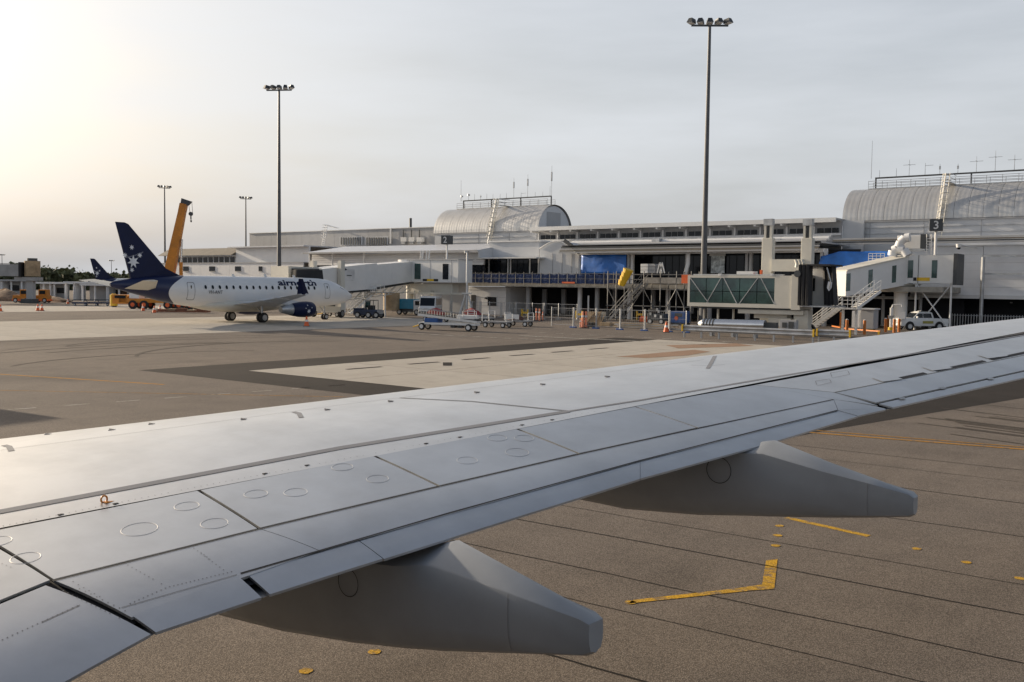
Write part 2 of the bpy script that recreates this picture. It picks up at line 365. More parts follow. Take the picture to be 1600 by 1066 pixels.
def wpanel(name, c4, m=None, nu=10, nv=5, gap=.006, lift=0., thick=.016):
    P = [WH(*p) for p in c4]                                   # order: fore-in, fore-out, aft-out, aft-in
    lu = (P[1] - P[0]).length; lv = (P[3] - P[0]).length; b = MB()
    for j in range(nv + 1):
        v = gap / lv + (1 - 2 * gap / lv) * j / nv
        for i in range(nu + 1):
            u = gap / lu + (1 - 2 * gap / lu) * i / nu
            p = P[0] * (1 - u) * (1 - v) + P[1] * u * (1 - v) + P[2] * u * v + P[3] * (1 - u) * v
            b.v.append(Vector((p.x, p.y, surf(p.x, p.y) + lift)))
    N = nu + 1
    for j in range(nv):
        for i in range(nu): k = j * N + i; b.f.append((k, k + N, k + N + 1, k + 1))
    edge = list(range(N)) + [j * N + nu for j in range(1, nv + 1)] + [nv * N + i for i in range(nu - 1, -1, -1)] + [j * N for j in range(nv - 1, 0, -1)]
    k0 = len(b.v); b.v += [b.v[e] - Vector((0, 0, thick)) for e in edge]
    for a in range(len(edge)): c = (a + 1) % len(edge); b.f.append((edge[a], edge[c], k0 + c, k0 + a))
    return b.build(name, m or wpan, wing, smooth=True)
hin = [(-36, 834), (309.6, 765.8), (584, 712), (807, 670), (992, 635)]
ste = [(82, 907), (405.5, 826), (686, 759.6), (905, 709), (1091, 668.5)]
SP = []
for i in range(4): SP.append(wpanel('spoiler', (hin[i], hin[i + 1], ste[i + 1], ste[i]), gap=.013))
wpanel('fixed_panel', (hin[4], (1180, 601.6), (1302, 624), ste[4]), wpan, gap=.005)
wpanel('inboard_spoiler', ((-420, 918), (-40, 835), (80, 906), (-300, 1066)), gap=.006)
fs = [(212, 966), (376, 896), (500, 860.4), (700, 802), (1000, 719.5), (1309, 641)]     # flap split line
wpanel('flap_forward_segment', (ste[0], ste[1], (500, 860.4), (205, 966)), gap=.006, nu=14)
wpanel('flap_forward_segment', (ste[1], ste[3], (1000, 719.5), (500, 860.4)), gap=.0, nu=14)
wpanel('flap_forward_segment', (ste[3], (1302, 624), (1309, 641), (1000, 719.5)), gap=.0, nu=14)
wpanel('flap_aft_segment', ((205, 962), (372, 899), (410, 934), (243, 989)), gap=.004, nu=8)
wpanel('flap_aft_segment', ((384, 896), (560, 843), (600, 872.5), (421, 929)), gap=.006, nu=8, lift=-.004)
wpanel('flap_aft_segment', ((560, 843), (1000, 719.5), (1000, 747.6), (600, 872.5)), gap=.0, nu=14, lift=-.004)
wpanel('flap_aft_segment', ((1000, 719.5), (1309, 641), (1341, 650), (1000, 747.6)), gap=.004, nu=12, lift=-.004)
wpanel('flap_end_panel', ((1302, 624), (1368, 635), (1383, 638.5), (1309, 641)), gap=.004, nu=4)
wpanel('flap_end_panel', ((1309, 641), (1383, 638.5), (1384, 640), (1341, 650)), gap=.003, nu=4, nv=3)
wpanel('inboard_flap', ((-250, 1050), (72, 913), (240, 991), (-60, 1160)), gap=.01, nu=14)
# skin between end panel and aileron, aileron with its tab
wpanel('fixed_panel', ((1180, 601.6), (1740, 499), (1740, 527), (1303, 612.8)), wskin, nu=16, gap=.002)
wpanel('fixed_panel', ((1182, 602.2), (1303, 613.4), (1372, 634), (1302, 624)), wpan, nu=6, gap=.004)
wpanel('aileron', ((1305, 613.5), (1740, 527.5), (1740, 548), (1369, 629.5)), gap=.008, nu=18)
wpanel('aileron_tab', ((1372, 631), (1740, 549.5), (1740, 558), (1396, 637)), gap=.005, nu=18)
def strip(name, pts, w, m, lift=.003, n=8):
    P = []
    for (a, b_), (c, d) in zip(pts[:-1], pts[1:]):
        for i in range(n): t = i / n; P.append(WH(a + (c - a) * t, b_ + (d - b_) * t))
    P.append(WH(*pts[-1])); b = MB()
    for i, p in enumerate(P):
        d = (P[min(i + 1, len(P) - 1)] - P[max(0, i - 1)]).normalized(); nn = Vector((-d.y, d.x, 0)).normalized(); ww = w if not callable(w) else w(i / (len(P) - 1))
        for s_ in (-.5, .5): q = p + nn * ww * s_; b.v.append(Vector((q.x, q.y, surf(q.x, q.y) + lift)))
    for i in range(len(P) - 1): b.f.append((2 * i, 2 * i + 1, 2 * i + 3, 2 * i + 2))
    return b.build(name, m, wing)
strip('sealant_stripe', [(-60, 811), (0, 800), (400, 725), (533, 700), (888, 643)], .085, wgrey)
strip('sealant_stripe', [(888, 643), (1000, 625.7), (1150, 599.6), (1600, 524), (1700, 507)], .04, wgrey)
strip('skin_joint', [(625, 622), (738, 627.5), (888, 642.5)], .03, wgrey)
strip('hinge_gap', [(-60, 838.5), (309, 768), (584, 714), (807, 672), (992, 636.5), (1180, 603)], .014, dark, lift=-.001)
strip('spoiler_gap', [(82, 908), (405.5, 827), (686, 760.6), (905, 710), (1091, 669.3), (1302, 624.6)], .013, dark)
strip('flap_gap', [(376, 896.5), (500, 860.9), (700, 802.5), (1000, 720), (1309, 641.3)], .014, dark)
for a, c in ((1389, 1446), (1462, 1538), (1548, 1640)):
    ya, yc = 612.8 - (a - 1303) * .2063, 612.8 - (c - 1303) * .2063; strip('aileron_gap', [(a, ya), (c, yc)], .06, dark)
strip('slat_joint', [(0, 704), (270, 668.5), (540, 632), (820, 598), (1100, 562.5)], .008, wgrey)
strip('skin_seam', [(1080, 571), (1110, 572), (1132, 570)], .01, wgrey)
strip('skin_mark', [(1106, 576), (1112, 566), (1117, 556.5)], .05, wgrey)
for x, y, w_, h_ in [(1285, 596, 22, 7), (1311, 583, 27, 8)]: strip('access_panel', [(x - w_ / 2, y), (x + w_ / 2, y - h_ * .5), (x + w_ / 2 + 3, y + h_ * .3), (x - w_ / 2 + 3, y + h_), (x - w_ / 2, y)], .006, wgrey, n=3)
for a in ((1370, 594), (1448, 577), (1535, 558)): strip('hinge_cover', [(a[0], a[1]), (a[0] + 32, a[1] - 4)], .16, wskin, lift=.006, n=3)
for y0, px in ((631, 1405), (615, 1468), (600, 1543)): strip('hinge_fitting', [(px, y0 - 7), (px + 9, y0 - 8)], .05, steel, lift=.01, n=2)
def ring(px, py, r=.085, m=silver):
    c = WH(px, py); b = MB(); n = 28
    for i in range(n):
        t = 2 * math.pi * i / n
        for rr_, dz in ((r - .0035, .001), (r, .0022), (r + .0035, .001)): x, y = c.x + rr_ * math.cos(t), c.y + rr_ * math.sin(t); b.v.append(Vector((x, y, surf(x, y) + dz)))
    for i in range(n):
        j = (i + 1) % n
        for k in (0, 1): b.f.append((3 * i + k, 3 * i + k + 1, 3 * j + k + 1, 3 * j + k))
    return b.build('fastener_ring', wskin, wing)
for px, py, r in [(40, 872, .085), (-4, 846, .085), (218, 827, .115), (292, 791, .085), (335, 818, .09), (400, 772, .085), (462, 769.5, .085), (535, 730, .085), (590, 748.5, .085), (730, 719.5, .085), (808, 707, .1), (777, 684.5, .085), (819, 685, .085)]: ring(px, py, r)
b = MB(); rv = random.Random(5)                                # flush rivets and screws, too small to count
def rivets(p, q, n, off=0):
    for i in range(n):
        t = (i + .5) / n; c = WH(p[0] + (q[0] - p[0]) * t, p[1] + (q[1] - p[1]) * t)
        if rv.random() < .08: continue
        k = len(b.v); R_ = .0045
        for j in range(6): x, y = c.x + R_ * math.cos(j * 1.047), c.y + R_ * math.sin(j * 1.047); b.v.append(Vector((x, y, surf(x, y) + .0025)))
        b.f.append(tuple(range(k, k + 6)))
rivets((0, 823), (309, 761), 30); rivets((309, 761), (992, 631), 70)
rivets((190, 878), (262, 918), 11); rivets((262, 918), (365, 893), 16); rivets((200, 945), (262, 918), 9); rivets((300, 855), (352, 893), 9); rivets((312, 862), (330, 876), 4)
rivets((95, 922), (190, 968), 13); rivets((120, 918), (200, 957), 9); rivets((0, 1002), (125, 945), 16); rivets((20, 888), (0, 880), 3); rivets((110, 907), (160, 935), 6)
o = b.build('rivet_heads', wgrey, wing); o['kind'] = 'stuff'
strip('rib_seam', [(65, 973), (125, 946)], .006, wgrey)
strip('rivet_seam', [(190, 950), (370, 898.5)], .005, wgrey)
for px, py in [(74, 664), (174, 657), (236, 648), (380, 640.5), (511, 630.5), (610, 617.5), (745, 603.5), (848, 591), (949, 579)]:      # slat rig marks
    c = WH(px, py + (15 if px < 400 else 10)); MB().box(c.x - .035, c.x + .035, c.y - .004, c.y + .004, c.z - .01, c.z + .012).box(c.x + .005, c.x + .015, c.y - .035, c.y + .035, c.z - .01, c.z + .006).build('vortex_tab', wgrey, wing)
for px, py in [(10, 692), (463, 640)]: strip('slat_end_gap', [(px - 4, py + 4), (px + 4, py + 6), (px + 8, py + 13)], .05, wgrey, n=3)
for px, py in [(95, 804), (181, 787), (414, 740), (480, 727), (666, 693), (719, 683), (816, 664), (863, 656)]:
    c = WH(px, py); MB().box(c.x - .012, c.x + .012, c.y - .018, c.y + .018, c.z - .01, c.z + .003).build('hinge_notch', dark, wing)
c = WH(163, 786); hk = MB().box(c.x - .03, c.x + .02, c.y, c.y + .1, c.z, c.z + .006).build('tie_down_plate', yellow, wing)
b = MB(); pts = [Vector((c.x - .02 + .0 * k, c.y + .01 + .024 * math.cos(k * math.pi / 6), c.z + .022 + .026 * math.sin(k * math.pi / 6))) for k in range(13)]
b.path(pts, .007); b.build('ring', yellow, hk)
def fairing(yc, R_, rpx, rr_):
    rings = []
    for x, zb, zc, zr, w in R_:
        h = zc - zb
        rings.append([(x, yc - w, zc), (x, yc - w * 1.03, zc - h * .3), (x, yc - w * .95, zc - h * .65), (x, yc - w * .7, zb + h * .1), (x, yc - w * .35, zb + .012), (x, yc, zb), (x, yc + w * .35, zb + .012), (x, yc + w * .7, zb + h * .1), (x, yc + w * .95, zc - h * .65), (x, yc + w, zc - h * .3), (x, yc + w * .9, zc), (x, yc + w * .45, zr), (x, yc + w * .2, zr), (x, yc - w * .94, zc + (zr - zc) * .1 + .004)])
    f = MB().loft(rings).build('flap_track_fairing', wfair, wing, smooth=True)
    wd = lambda x: lerp_tab([(q[0], q[4]) for q in R_], x)
    c = PD(rpx[0], rpx[1], yc - .205); n = 24; b = MB()
    for i in range(n):
        t = 2 * math.pi * i / n
        for q in (rr_ - .003, rr_ + .003): x = c.x + q * math.cos(t); b.v.append(Vector((x, yc - wd(x) * 1.03 - .006, c.z + q * math.sin(t))))
    for i in range(n): j = (i + 1) % n; b.f.append((2 * i, 2 * i + 1, 2 * j + 1, 2 * j))
    b.build('access_ring', black, f)
    k = len(R_) - 3; x, zb, zc, zr, w = R_[k]; b = MB()                      # joint between main body and tail cone
    for dx in (-.002, .002): b.v += [Vector((x + dx, yc - w * 1.005 - .004, zc)), Vector((x + dx, yc - w * 1.035 - .004, zc - (zc - zb) * .3)), Vector((x + dx, yc - w * .955 - .004, zc - (zc - zb) * .65)), Vector((x + dx, yc - w * .705 - .004, zb + (zc - zb) * .1))]
    for i in range(3): b.f.append((i, i + 1, i + 5, i + 4))
    b.build('joint', wgrey, f)
    return f
fairing(4.85, [(-7.2, 1.5, 1.9, 1.92, .04), (-6.62, 1.23, 1.95, 1.97, .14), (-5.8, 1.29, 2.0, 2.03, .19), (-5.0, 1.39, 2.04, 2.08, .2), (-4.5, 1.47, 2.09, 2.16, .2), (-4.24, 1.52, 2.14, 2.245, .2), (-4.15, 1.535, 2.15, 2.27, .195), (-3.55, 1.66, 2.08, 2.135, .14), (-3.05, 1.765, 2.015, 2.02, .095), (-2.99, 1.80, 1.99, 1.99, .08)], (545, 910), .1)
fairing(8.35, [(-6.1, 1.95, 2.2, 2.22, .05), (-5.47, 1.79, 2.3, 2.33, .14), (-4.78, 1.776, 2.36, 2.4, .2), (-4.0, 1.84, 2.44, 2.5, .22), (-3.5, 1.91, 2.52, 2.585, .22), (-3.32, 1.932, 2.535, 2.62, .215), (-2.8, 2.0, 2.435, 2.48, .16), (-2.42, 2.06, 2.375, 2.395, .115), (-2.1, 2.117, 2.32, 2.315, .085), (-2.06, 2.14, 2.29, 2.285, .07)], (1125, 734), .12)
# the rest of the aircraft this window belongs to: its fuselage stands just behind the viewpoint
own = thing('aircraft_fuselage', 'white airliner fuselage that the foreground wing belongs to', 'aircraft fuselage', (0, -2.0, 0)); n = 40
RO_ = [(-19.6, .1, 2.9), (-19.2, .6, 2.95), (-18, 1.2, 3.1), (-16, 1.7, 3.25), (-14, 1.86, 3.3), (12, 1.86, 3.3), (16, 1.5, 3.6), (19, .5, 4.2)]
MB().loft([[(x, -2.0 + r * math.cos(a), zc + r * 1.06 * math.sin(a)) for a in (2 * math.pi * i / n for i in range(n))] for x, r, zc in RO_]).build('fuselage', white, own, smooth=True)
for k in range(30):
    x = -13 + k * .51
    if abs(x) > .6: MB().box(x - .12, x + .12, -.16, -.125, 3.75, 4.12).build('cabin_window', glass, own)
for x, y in ((-13.5, -2.0), (1.2, -4.9), (1.2, .9)):
    g_ = MB().tube((x, y, .5), (x, y, 2.4), .12).build('landing_gear', steel, own)
    for dy in (-.3, .3): wheel(g_, (x, y + dy, .52), .52, .35, (0, 1, 0))

# ------------------------------------------------------------------ regional jets
def jet_paint():
    m = bpy.data.materials.new('jet_paint'); m.use_nodes = True; t = m.node_tree; b = t.nodes['Principled BSDF']; L = t.links.new
    b.inputs['Roughness'].default_value = .4; b.inputs['Coat Weight'].default_value = .1
    c = t.nodes.new('ShaderNodeTexCoord'); sx = t.nodes.new('ShaderNodeSeparateXYZ'); L(c.outputs['Object'], sx.inputs[0])
    def M(op, a, bb=None):
        n = t.nodes.new('ShaderNodeMath'); n.operation = op
        for k, v in enumerate((a, bb)):
            if v is None: continue
            if isinstance(v, (int, float)): n.inputs[k].default_value = v
            else: L(v, n.inputs[k])
        return n.outputs[0]
    q = M('DIVIDE', M('SUBTRACT', sx.outputs[2], 3.0), 1.6); edge = M('SUBTRACT', -7.3, M('MULTIPLY', 2.3, M('SUBTRACT', 1.0, M('MULTIPLY', q, q))))
    f = M('LESS_THAN', sx.outputs[1], edge)
    z = t.nodes.new('ShaderNodeTexNoise'); z.inputs['Scale'].default_value = .8; L(c.outputs['Object'], z.inputs[0])
    w = t.nodes.new('ShaderNodeMix'); w.data_type = 'RGBA'; L(z.outputs[0], w.inputs[0]); w.inputs[6].default_value = (.64, .645, .65, 1); w.inputs[7].default_value = (.74, .74, .74, 1)
    x = t.nodes.new('ShaderNodeMix'); x.data_type = 'RGBA'; L(f, x.inputs[0]); L(w.outputs[2], x.inputs[6]); x.inputs[7].default_value = (.004, .01, .055, 1); L(x.outputs[2], b.inputs['Base Color']); return m
jpaint = jet_paint()
FR = [(-14.8, 3.65, .1, .12), (-14.5, 3.65, .26, .3), (-13, 3.58, .58, .64), (-11.5, 3.48, .86, .9), (-10, 3.34, 1.12, 1.18), (-8, 3.18, 1.36, 1.4), (-6, 3.06, 1.47, 1.53), (-4, 3.02, 1.5, 1.58), (0, 3.0, 1.5, 1.6), (4, 3.0, 1.5, 1.6), (8, 3.0, 1.5, 1.58), (9.5, 3.0, 1.48, 1.55), (10.8, 2.96, 1.4, 1.46), (12, 2.85, 1.18, 1.24), (13, 2.72, .86, .94), (13.9, 2.62, .5, .56), (14.5, 2.57, .2, .25), (14.62, 2.57, .05, .06)]
def fsec(y): return tuple(lerp_tab([(r[0], r[k]) for r in FR], y) for k in (1, 2, 3))
def fx(y, z, off=.012):
    zc, rx, rz = fsec(y); q = max(-.98, min(.98, (z - zc) / rz)); return rx * math.sqrt(1 - q * q) + off
def star(cy, cz, R_, x, n=7, inner=.45):
    return [(x, cy + (R_ if k % 2 == 0 else R_ * inner) * math.sin(math.pi * k / n), cz + (R_ if k % 2 == 0 else R_ * inner) * math.cos(math.pi * k / n)) for k in range(2 * n)]
def make_jet(label):
    j = thing('regional_jet', label, 'airplane')
    n = 32; rings = []; yy = sorted(set([r[0] for r in FR] + [-14 + .5 * i for i in range(57)]))
    for y in yy:
        zc, rx, rz = fsec(y); rings.append([(rx * math.cos(t), y, zc + rz * math.sin(t)) for t in (2 * math.pi * i / n for i in range(n))])
    fus = MB().loft(rings[::-1]).build('fuselage', jpaint, j, smooth=True)
    MB().loft([[(rx * math.cos(t), y, 1.75 + rz * math.sin(t)) for t in (2 * math.pi * i / 20 for i in range(20))] for y, rx, rz in [(-6.5, .3, .2), (-5, 1.1, .5), (-3, 1.5, .72), (2, 1.5, .74), (4, 1.2, .55), (5, .4, .2)]][::-1]).build('belly_fairing', cream, j, smooth=True)
    for k in range(18):
        y = -5.8 + k * .803; z = 3.5
        MB().add([(fx(y + .14 * math.cos(t), z + .2 * math.sin(t), .028), y + .14 * math.cos(t), z + .2 * math.sin(t)) for t in (2 * math.pi * i / 12 for i in range(12))], [tuple(range(12))]).build('cabin_window', glass, fus)
    for y0, y1, z0, z1 in ((-7.75, -6.95, 2.25, 3.95), (9.35, 10.1, 2.35, 4.0)):
        b = MB(); P = []
        for cx, cz, a0 in ((y1 - .15, z1 - .15, 0), (y0 + .15, z1 - .15, 1), (y0 + .15, z0 + .15, 2), (y1 - .15, z0 + .15, 3)):
            for i in range(4): a = math.pi / 2 * (a0 + i / 3); P.append((cx + .15 * math.cos(a), cz + .15 * math.sin(a)))
        Q = []
        for (a, c), (d, e) in zip(P, P[1:] + P[:1]):
            for i in range(4): Q.append((a + (d - a) * i / 4, c + (e - c) * i / 4))
        cy, cz = (y0 + y1) / 2, (z0 + z1) / 2; m_ = len(Q)
        for s_ in (1, .88):
            for a, c in Q: yy_, zz = cy + (a - cy) * s_, cz + (c - cz) * (s_ if s_ == 1 else .94); b.v.append(Vector((fx(yy_, zz), yy_, zz)))
        for i in range(m_): k = (i + 1) % m_; b.f.append((i, k, m_ + k, m_ + i))
        d = b.build('door', wgrey, fus); MB().box(fx(cy, cz + .4) - .02, fx(cy, cz + .4) + .02, cy - .05, cy + .05, cz + .25, cz + .55).build('door_window', glass, d)
    for body, y, z, size, sx_, bold, m in (('airnorth', 3.1, 3.76, .84, 1.86, .022, navy), ('VH-ANT', -5.55, 2.86, .48, .9, .0, dsteel)):
        vs, f = text_verts(body, size, bold); b = MB(); w = max(v.x for v in vs)
        b.add([(fx(y + v.x * sx_ + v.y * .12, z + v.y, .05) + v.z * .2, y + v.x * sx_ + v.y * .12, z + v.y) for v in vs], f); b.build('lettering', m, fus)
    for side in (1, -1):
        for a, c, d in (((12.0, 3.55), (12.75, 3.3), (12.35, 3.72)), ((12.85, 3.3), (13.3, 3.1), (12.45, 3.72))):
            MB().add([(side * fx(y, z, .014), y, z) for y, z in (a, c, d)], [(0, 1, 2)]).build('cockpit_window', glass, fus)
    # fin, stars
    F = [(-7.3, 4.4, .1), (-9.24, 5.2, .16), (-13.0, 9.15, .07), (-13.35, 9.28, .05), (-14.24, 9.28, .03), (-12.7, 3.9, .12)]
    b = MB(); b.v = [Vector((t, y, z)) for y, z, t in F] + [Vector((-t, y, z)) for y, z, t in F]; m_ = len(F)
    b.f = [tuple(range(m_)), tuple(range(2 * m_ - 1, m_ - 1, -1))] + [(i, m_ + i, m_ + (i + 1) % m_, (i + 1) % m_) for i in range(m_)]
    fin = b.build('tail_fin', navy, j)
    for cy, cz, R_ in ((-12.6, 5.75, .62), (-12.75, 7.05, .26), (-13.42, 6.3, .26), (-11.95, 6.35, .26), (-12.75, 5.0, .25)):
        MB().prism(star(cy, cz, R_, .17), (.01, 0, 0)).build('star', silver, fin)
    arc = [(-13.5 + 1.9 * t, 6.1 + .55 * t ** 1.6) for t in [i / 10 for i in range(11)]]
    MB().add([(.165, y, z + s_) for y, z in arc for s_ in (-.04, .07)], [(2 * i, 2 * i + 2, 2 * i + 3, 2 * i + 1) for i in range(10)]).build('swoosh', mat('swoosh_grey', (.1, .11, .16), .4), fin)
    for s_ in (1, -1):
        def foil(x, yl, yt, z, th): return [(s_ * x, yl, z), (s_ * x, yl + (yt - yl) * .25, z + th), (s_ * x, yl + (yt - yl) * .6, z + th * .8), (s_ * x, yt, z), (s_ * x, yl + (yt - yl) * .6, z - th * .6), (s_ * x, yl + (yt - yl) * .25, z - th)]
        MB().loft([foil(.5, -10.6, -13.7, 3.3, .2), foil(4.9, -13.15, -14.6, 4.05, .08)]).build('stabilizer', cream, j)
        w = MB().loft([foil(1.0, 3.6, -2.6, 1.72, .4), foil(4.6, 1.4, -2.6, 2.1, .26), foil(12.2, -2.2, -3.6, 2.98, .09)]).build('wing', clad, j)
        MB().loft([[(s_ * (12.15 + dx), y, z) for y in (yl, (yl + yt) / 2, yt) for dx in ((-.05, .05) if y == (yl + yt) / 2 else (0,))] for yl, yt, z, dx in ((-2.2, -3.6, 2.95, 0),)] and
                  [[(s_ * 12.1, -2.2, 2.95), (s_ * 12.22, -2.9, 2.93), (s_ * 12.1, -3.6, 2.98), (s_ * 12.0, -2.9, 3.0)], [(s_ * 12.6, -3.35, 4.4), (s_ * 12.64, -3.6, 4.4), (s_ * 12.6, -3.85, 4.4), (s_ * 12.56, -3.6, 4.4)]]).build('winglet', navy, w)
        for yf, xx in ((-2.6, 3.2), (-2.9, 6.3), (-3.1, 9)):
            MB().loft([[(s_ * xx + r * math.cos(t), y, z + r * 1.2 * math.sin(t)) for t in (2 * math.pi * i / 8 for i in range(8))] for y, z, r in ((yf + 1.9, 1.75 + .1 * xx, .05), (yf + .9, 1.65 + .1 * xx, .16), (yf - .7, 1.75 + .1 * xx, .03))]).build('flap_fairing', clad, w, smooth=True)
        ec = s_ * 4.3
        e = MB().loft([[(ec + r * math.cos(t), y, 1.32 + r * math.sin(t)) for t in (2 * math.pi * i / 24 for i in range(24))] for y, r in ((2.2, .62), (3.2, .78), (4.2, .82), (4.85, .76), (5.0, .68), (4.9, .6), (4.4, .56))], cap=False).build('engine', navy, j, smooth=True)
        MB().loft([[(ec + r * math.cos(t), y, 1.34 + r * math.sin(t)) for t in (2 * math.pi * i / 20 for i in range(20))] for y, r in ((.9, .3), (1.5, .46), (2.35, .6))]).build('exhaust', steel, e, smooth=True)
        MB().loft([[(ec + r * math.cos(t), y, 1.32 + r * math.sin(t)) for t in (2 * math.pi * i / 20 for i in range(20))] for y, r in ((4.4, .57), (4.45, .2), (4.7, .02))]).build('fan', dsteel, e)
        MB().hexa([(ec - .12, 1.4, 1.8), (ec + .12, 1.4, 1.8), (ec + .12, 4.2, 2.0), (ec - .12, 4.2, 2.0)], [(ec - .12, .2, 2.2), (ec + .12, .2, 2.2), (ec + .12, 2.0, 2.3), (ec - .12, 2.0, 2.3)]).build('pylon', clad, e)
        if s_ == 1:
            for cy, cz, R_ in ((3.9, 1.15, .26), (3.5, 1.45, .08), (4.3, 1.5, .08), (3.8, 1.75, .09)):
                MB().add([(ec + math.sqrt(max(0, .835 ** 2 - (z - 1.32) ** 2)), y, z) for _, y, z in star(cy, cz, R_, 0)], [tuple(range(14))[::-1]]).build('star', silver, e)
        g = MB().tube((s_ * 2.6, 0, .5), (s_ * 2.5, 0, 1.9), .11).tube((s_ * 2.6, .1, .6), (s_ * 1.6, .1, 1.7), .06).build('main_gear', steel, j)
        for dx in (-.23, .23): wheel(g, (s_ * 2.6 + dx, 0, .5), .5, .34)
    g = MB().tube((0, 10.6, .35), (0, 10.5, 1.8), .08).tube((0, 10.6, .8), (0, 9.6, 1.7), .05).build('nose_gear', steel, j)
    for dx in (-.2, .2): wheel(g, (dx, 10.6, .33), .33, .22)
    for y, h in ((6.3, .25), (2.5, .3), (-1.5, .22)): MB().hexa([(-.02, y - .2, 4.55), (.02, y - .2, 4.55), (.02, y + .2, 4.55), (-.02, y + .2, 4.55)], [(-.01, y - .25, 4.6 + h), (.01, y - .25, 4.6 + h), (.01, y, 4.6 + h), (-.01, y, 4.6 + h)]).build('antenna', white, fus)
    return j
jet = make_jet('white airliner with navy tail carrying silver stars, parked nose-in at the terminal')
jet2 = copy_tree(jet); jet2['label'] = 'distant airliner whose small blue tail shows behind the nearer starred tail'
place(jet, (-80.7, 61.9, 0)); p = PC(141, 404, 232); place(jet2, (p.x, p.y + 14.2, 0))
for o in (jet, jet2): o['group'] = 'airliners on stand'

# ------------------------------------------------------------------ crane truck behind the tail
cb = G(250, 483); cw = depth_of(cb); rz = rad(YAW)
crane = thing('mobile_crane', 'yellow mobile crane with raised telescopic boom behind the starred tail', 'crane', cb, rz)
def CL(px, py, dy=0):
    q = crane.matrix_basis.inverted() @ PC(px, py, cw); return Vector((q.x, dy, q.z))
def lb(name, m, *a, par=None, bev=0): return MB().box(*a).build(name, m, par or crane, world=False, bevel=bev)
def lw(n_, vs, m, par=None): return vs.build(n_, m, par or crane, world=False)
lb('carrier', yellow, -5.4, 6.5, -1.3, 1.3, .9, 1.5); cabn = lb('cab', yellow, -6.4, -4.2, -1.3, 1.3, .7, 2.0, bev=.08); lb('windscreen', glass, -6.0, -4.4, -1.33, 1.33, 1.5, 1.9, par=cabn); lb('beacon_bar', white, -4.0, -2.6, -1.1, 1.1, 1.5, 2.5, par=cabn)
for x in (-3.4, -1.8, 1.6, 3.2, 4.8):
    for y in (-1.25, 1.25): 
        c = Vector((x, y, .62)); ringf = lambda off, r: [(c.x + r * math.cos(t), c.y + off, c.z + r * math.sin(t)) for t in (2 * math.pi * i / 14 for i in range(14))]
        w_ = MB().loft([ringf(-.2, .62), ringf(.2, .62)]).build('wheel', tyre, crane, world=False); MB().loft([ringf(-.22, .3), ringf(.22, .3)]).build('rim', orange, w_, world=False)
b0, b1 = CL(263, 440), CL(290, 322); d = (b1 - b0).normalized(); nb = Vector((-d.z, 0, d.x))
pq = CL(290, 322); ph = 1.05
boom = lw('boom', MB().hexa([b0 - nb * .72 + Vector((0, -.55, 0)), b0 + nb * .72 + Vector((0, -.55, 0)), b0 + nb * .72 + Vector((0, .55, 0)), b0 - nb * .72 + Vector((0, .55, 0))], [b1 - nb * .46 + Vector((0, -.4, 0)), b1 + nb * .46 + Vector((0, -.4, 0)), b1 + nb * .46 + Vector((0, .4, 0)), b1 - nb * .46 + Vector((0, .4, 0))]), yellow)
lw('boom_section', MB().beam(b1 - d * .9, b1 + d * .25, .86, .98), yellow, boom)
hd = lw('boom_head', MB().hexa([CL(286, 322, -.4), CL(297, 322, -.4), CL(297, 322, .4), CL(286, 322, .4)], [CL(288, 311, -.35), CL(303, 316, -.35), CL(303, 316, .35), CL(288, 311, .35)]), dsteel, boom)
for k in range(7): q = b0 + d * (2 + k * 1.35); lw('boom_bracket', MB().box(q.x - .76 + .03 * k, q.x - .6 + .03 * k, -.1, .1, q.z, q.z + .15), dsteel, boom)
lw('hoist_rope', MB().path([CL(303, 318), CL(304, 335)], .03).path([CL(298, 320), CL(300, 336)], .03), dsteel)
lw('hook_block', MB().tube(CL(301, 335) + Vector((0, -.15, 0)), CL(301, 335) + Vector((0, .15, 0)), .3).tube(CL(301, 338), CL(301, 344), .1).tube(CL(301, 345), CL(301.5, 348), .16, .08), dsteel)
lw('lift_cylinder', MB().tube(CL(284, 440), CL(284, 410), .26), yellow); lw('cylinder_rod', MB().tube(CL(284, 411), CL(286.5, 374), .15), shiny)
lb('superstructure', yellow, .5, 3.6, -1.2, 1.2, 1.5, 3.0, bev=.05)

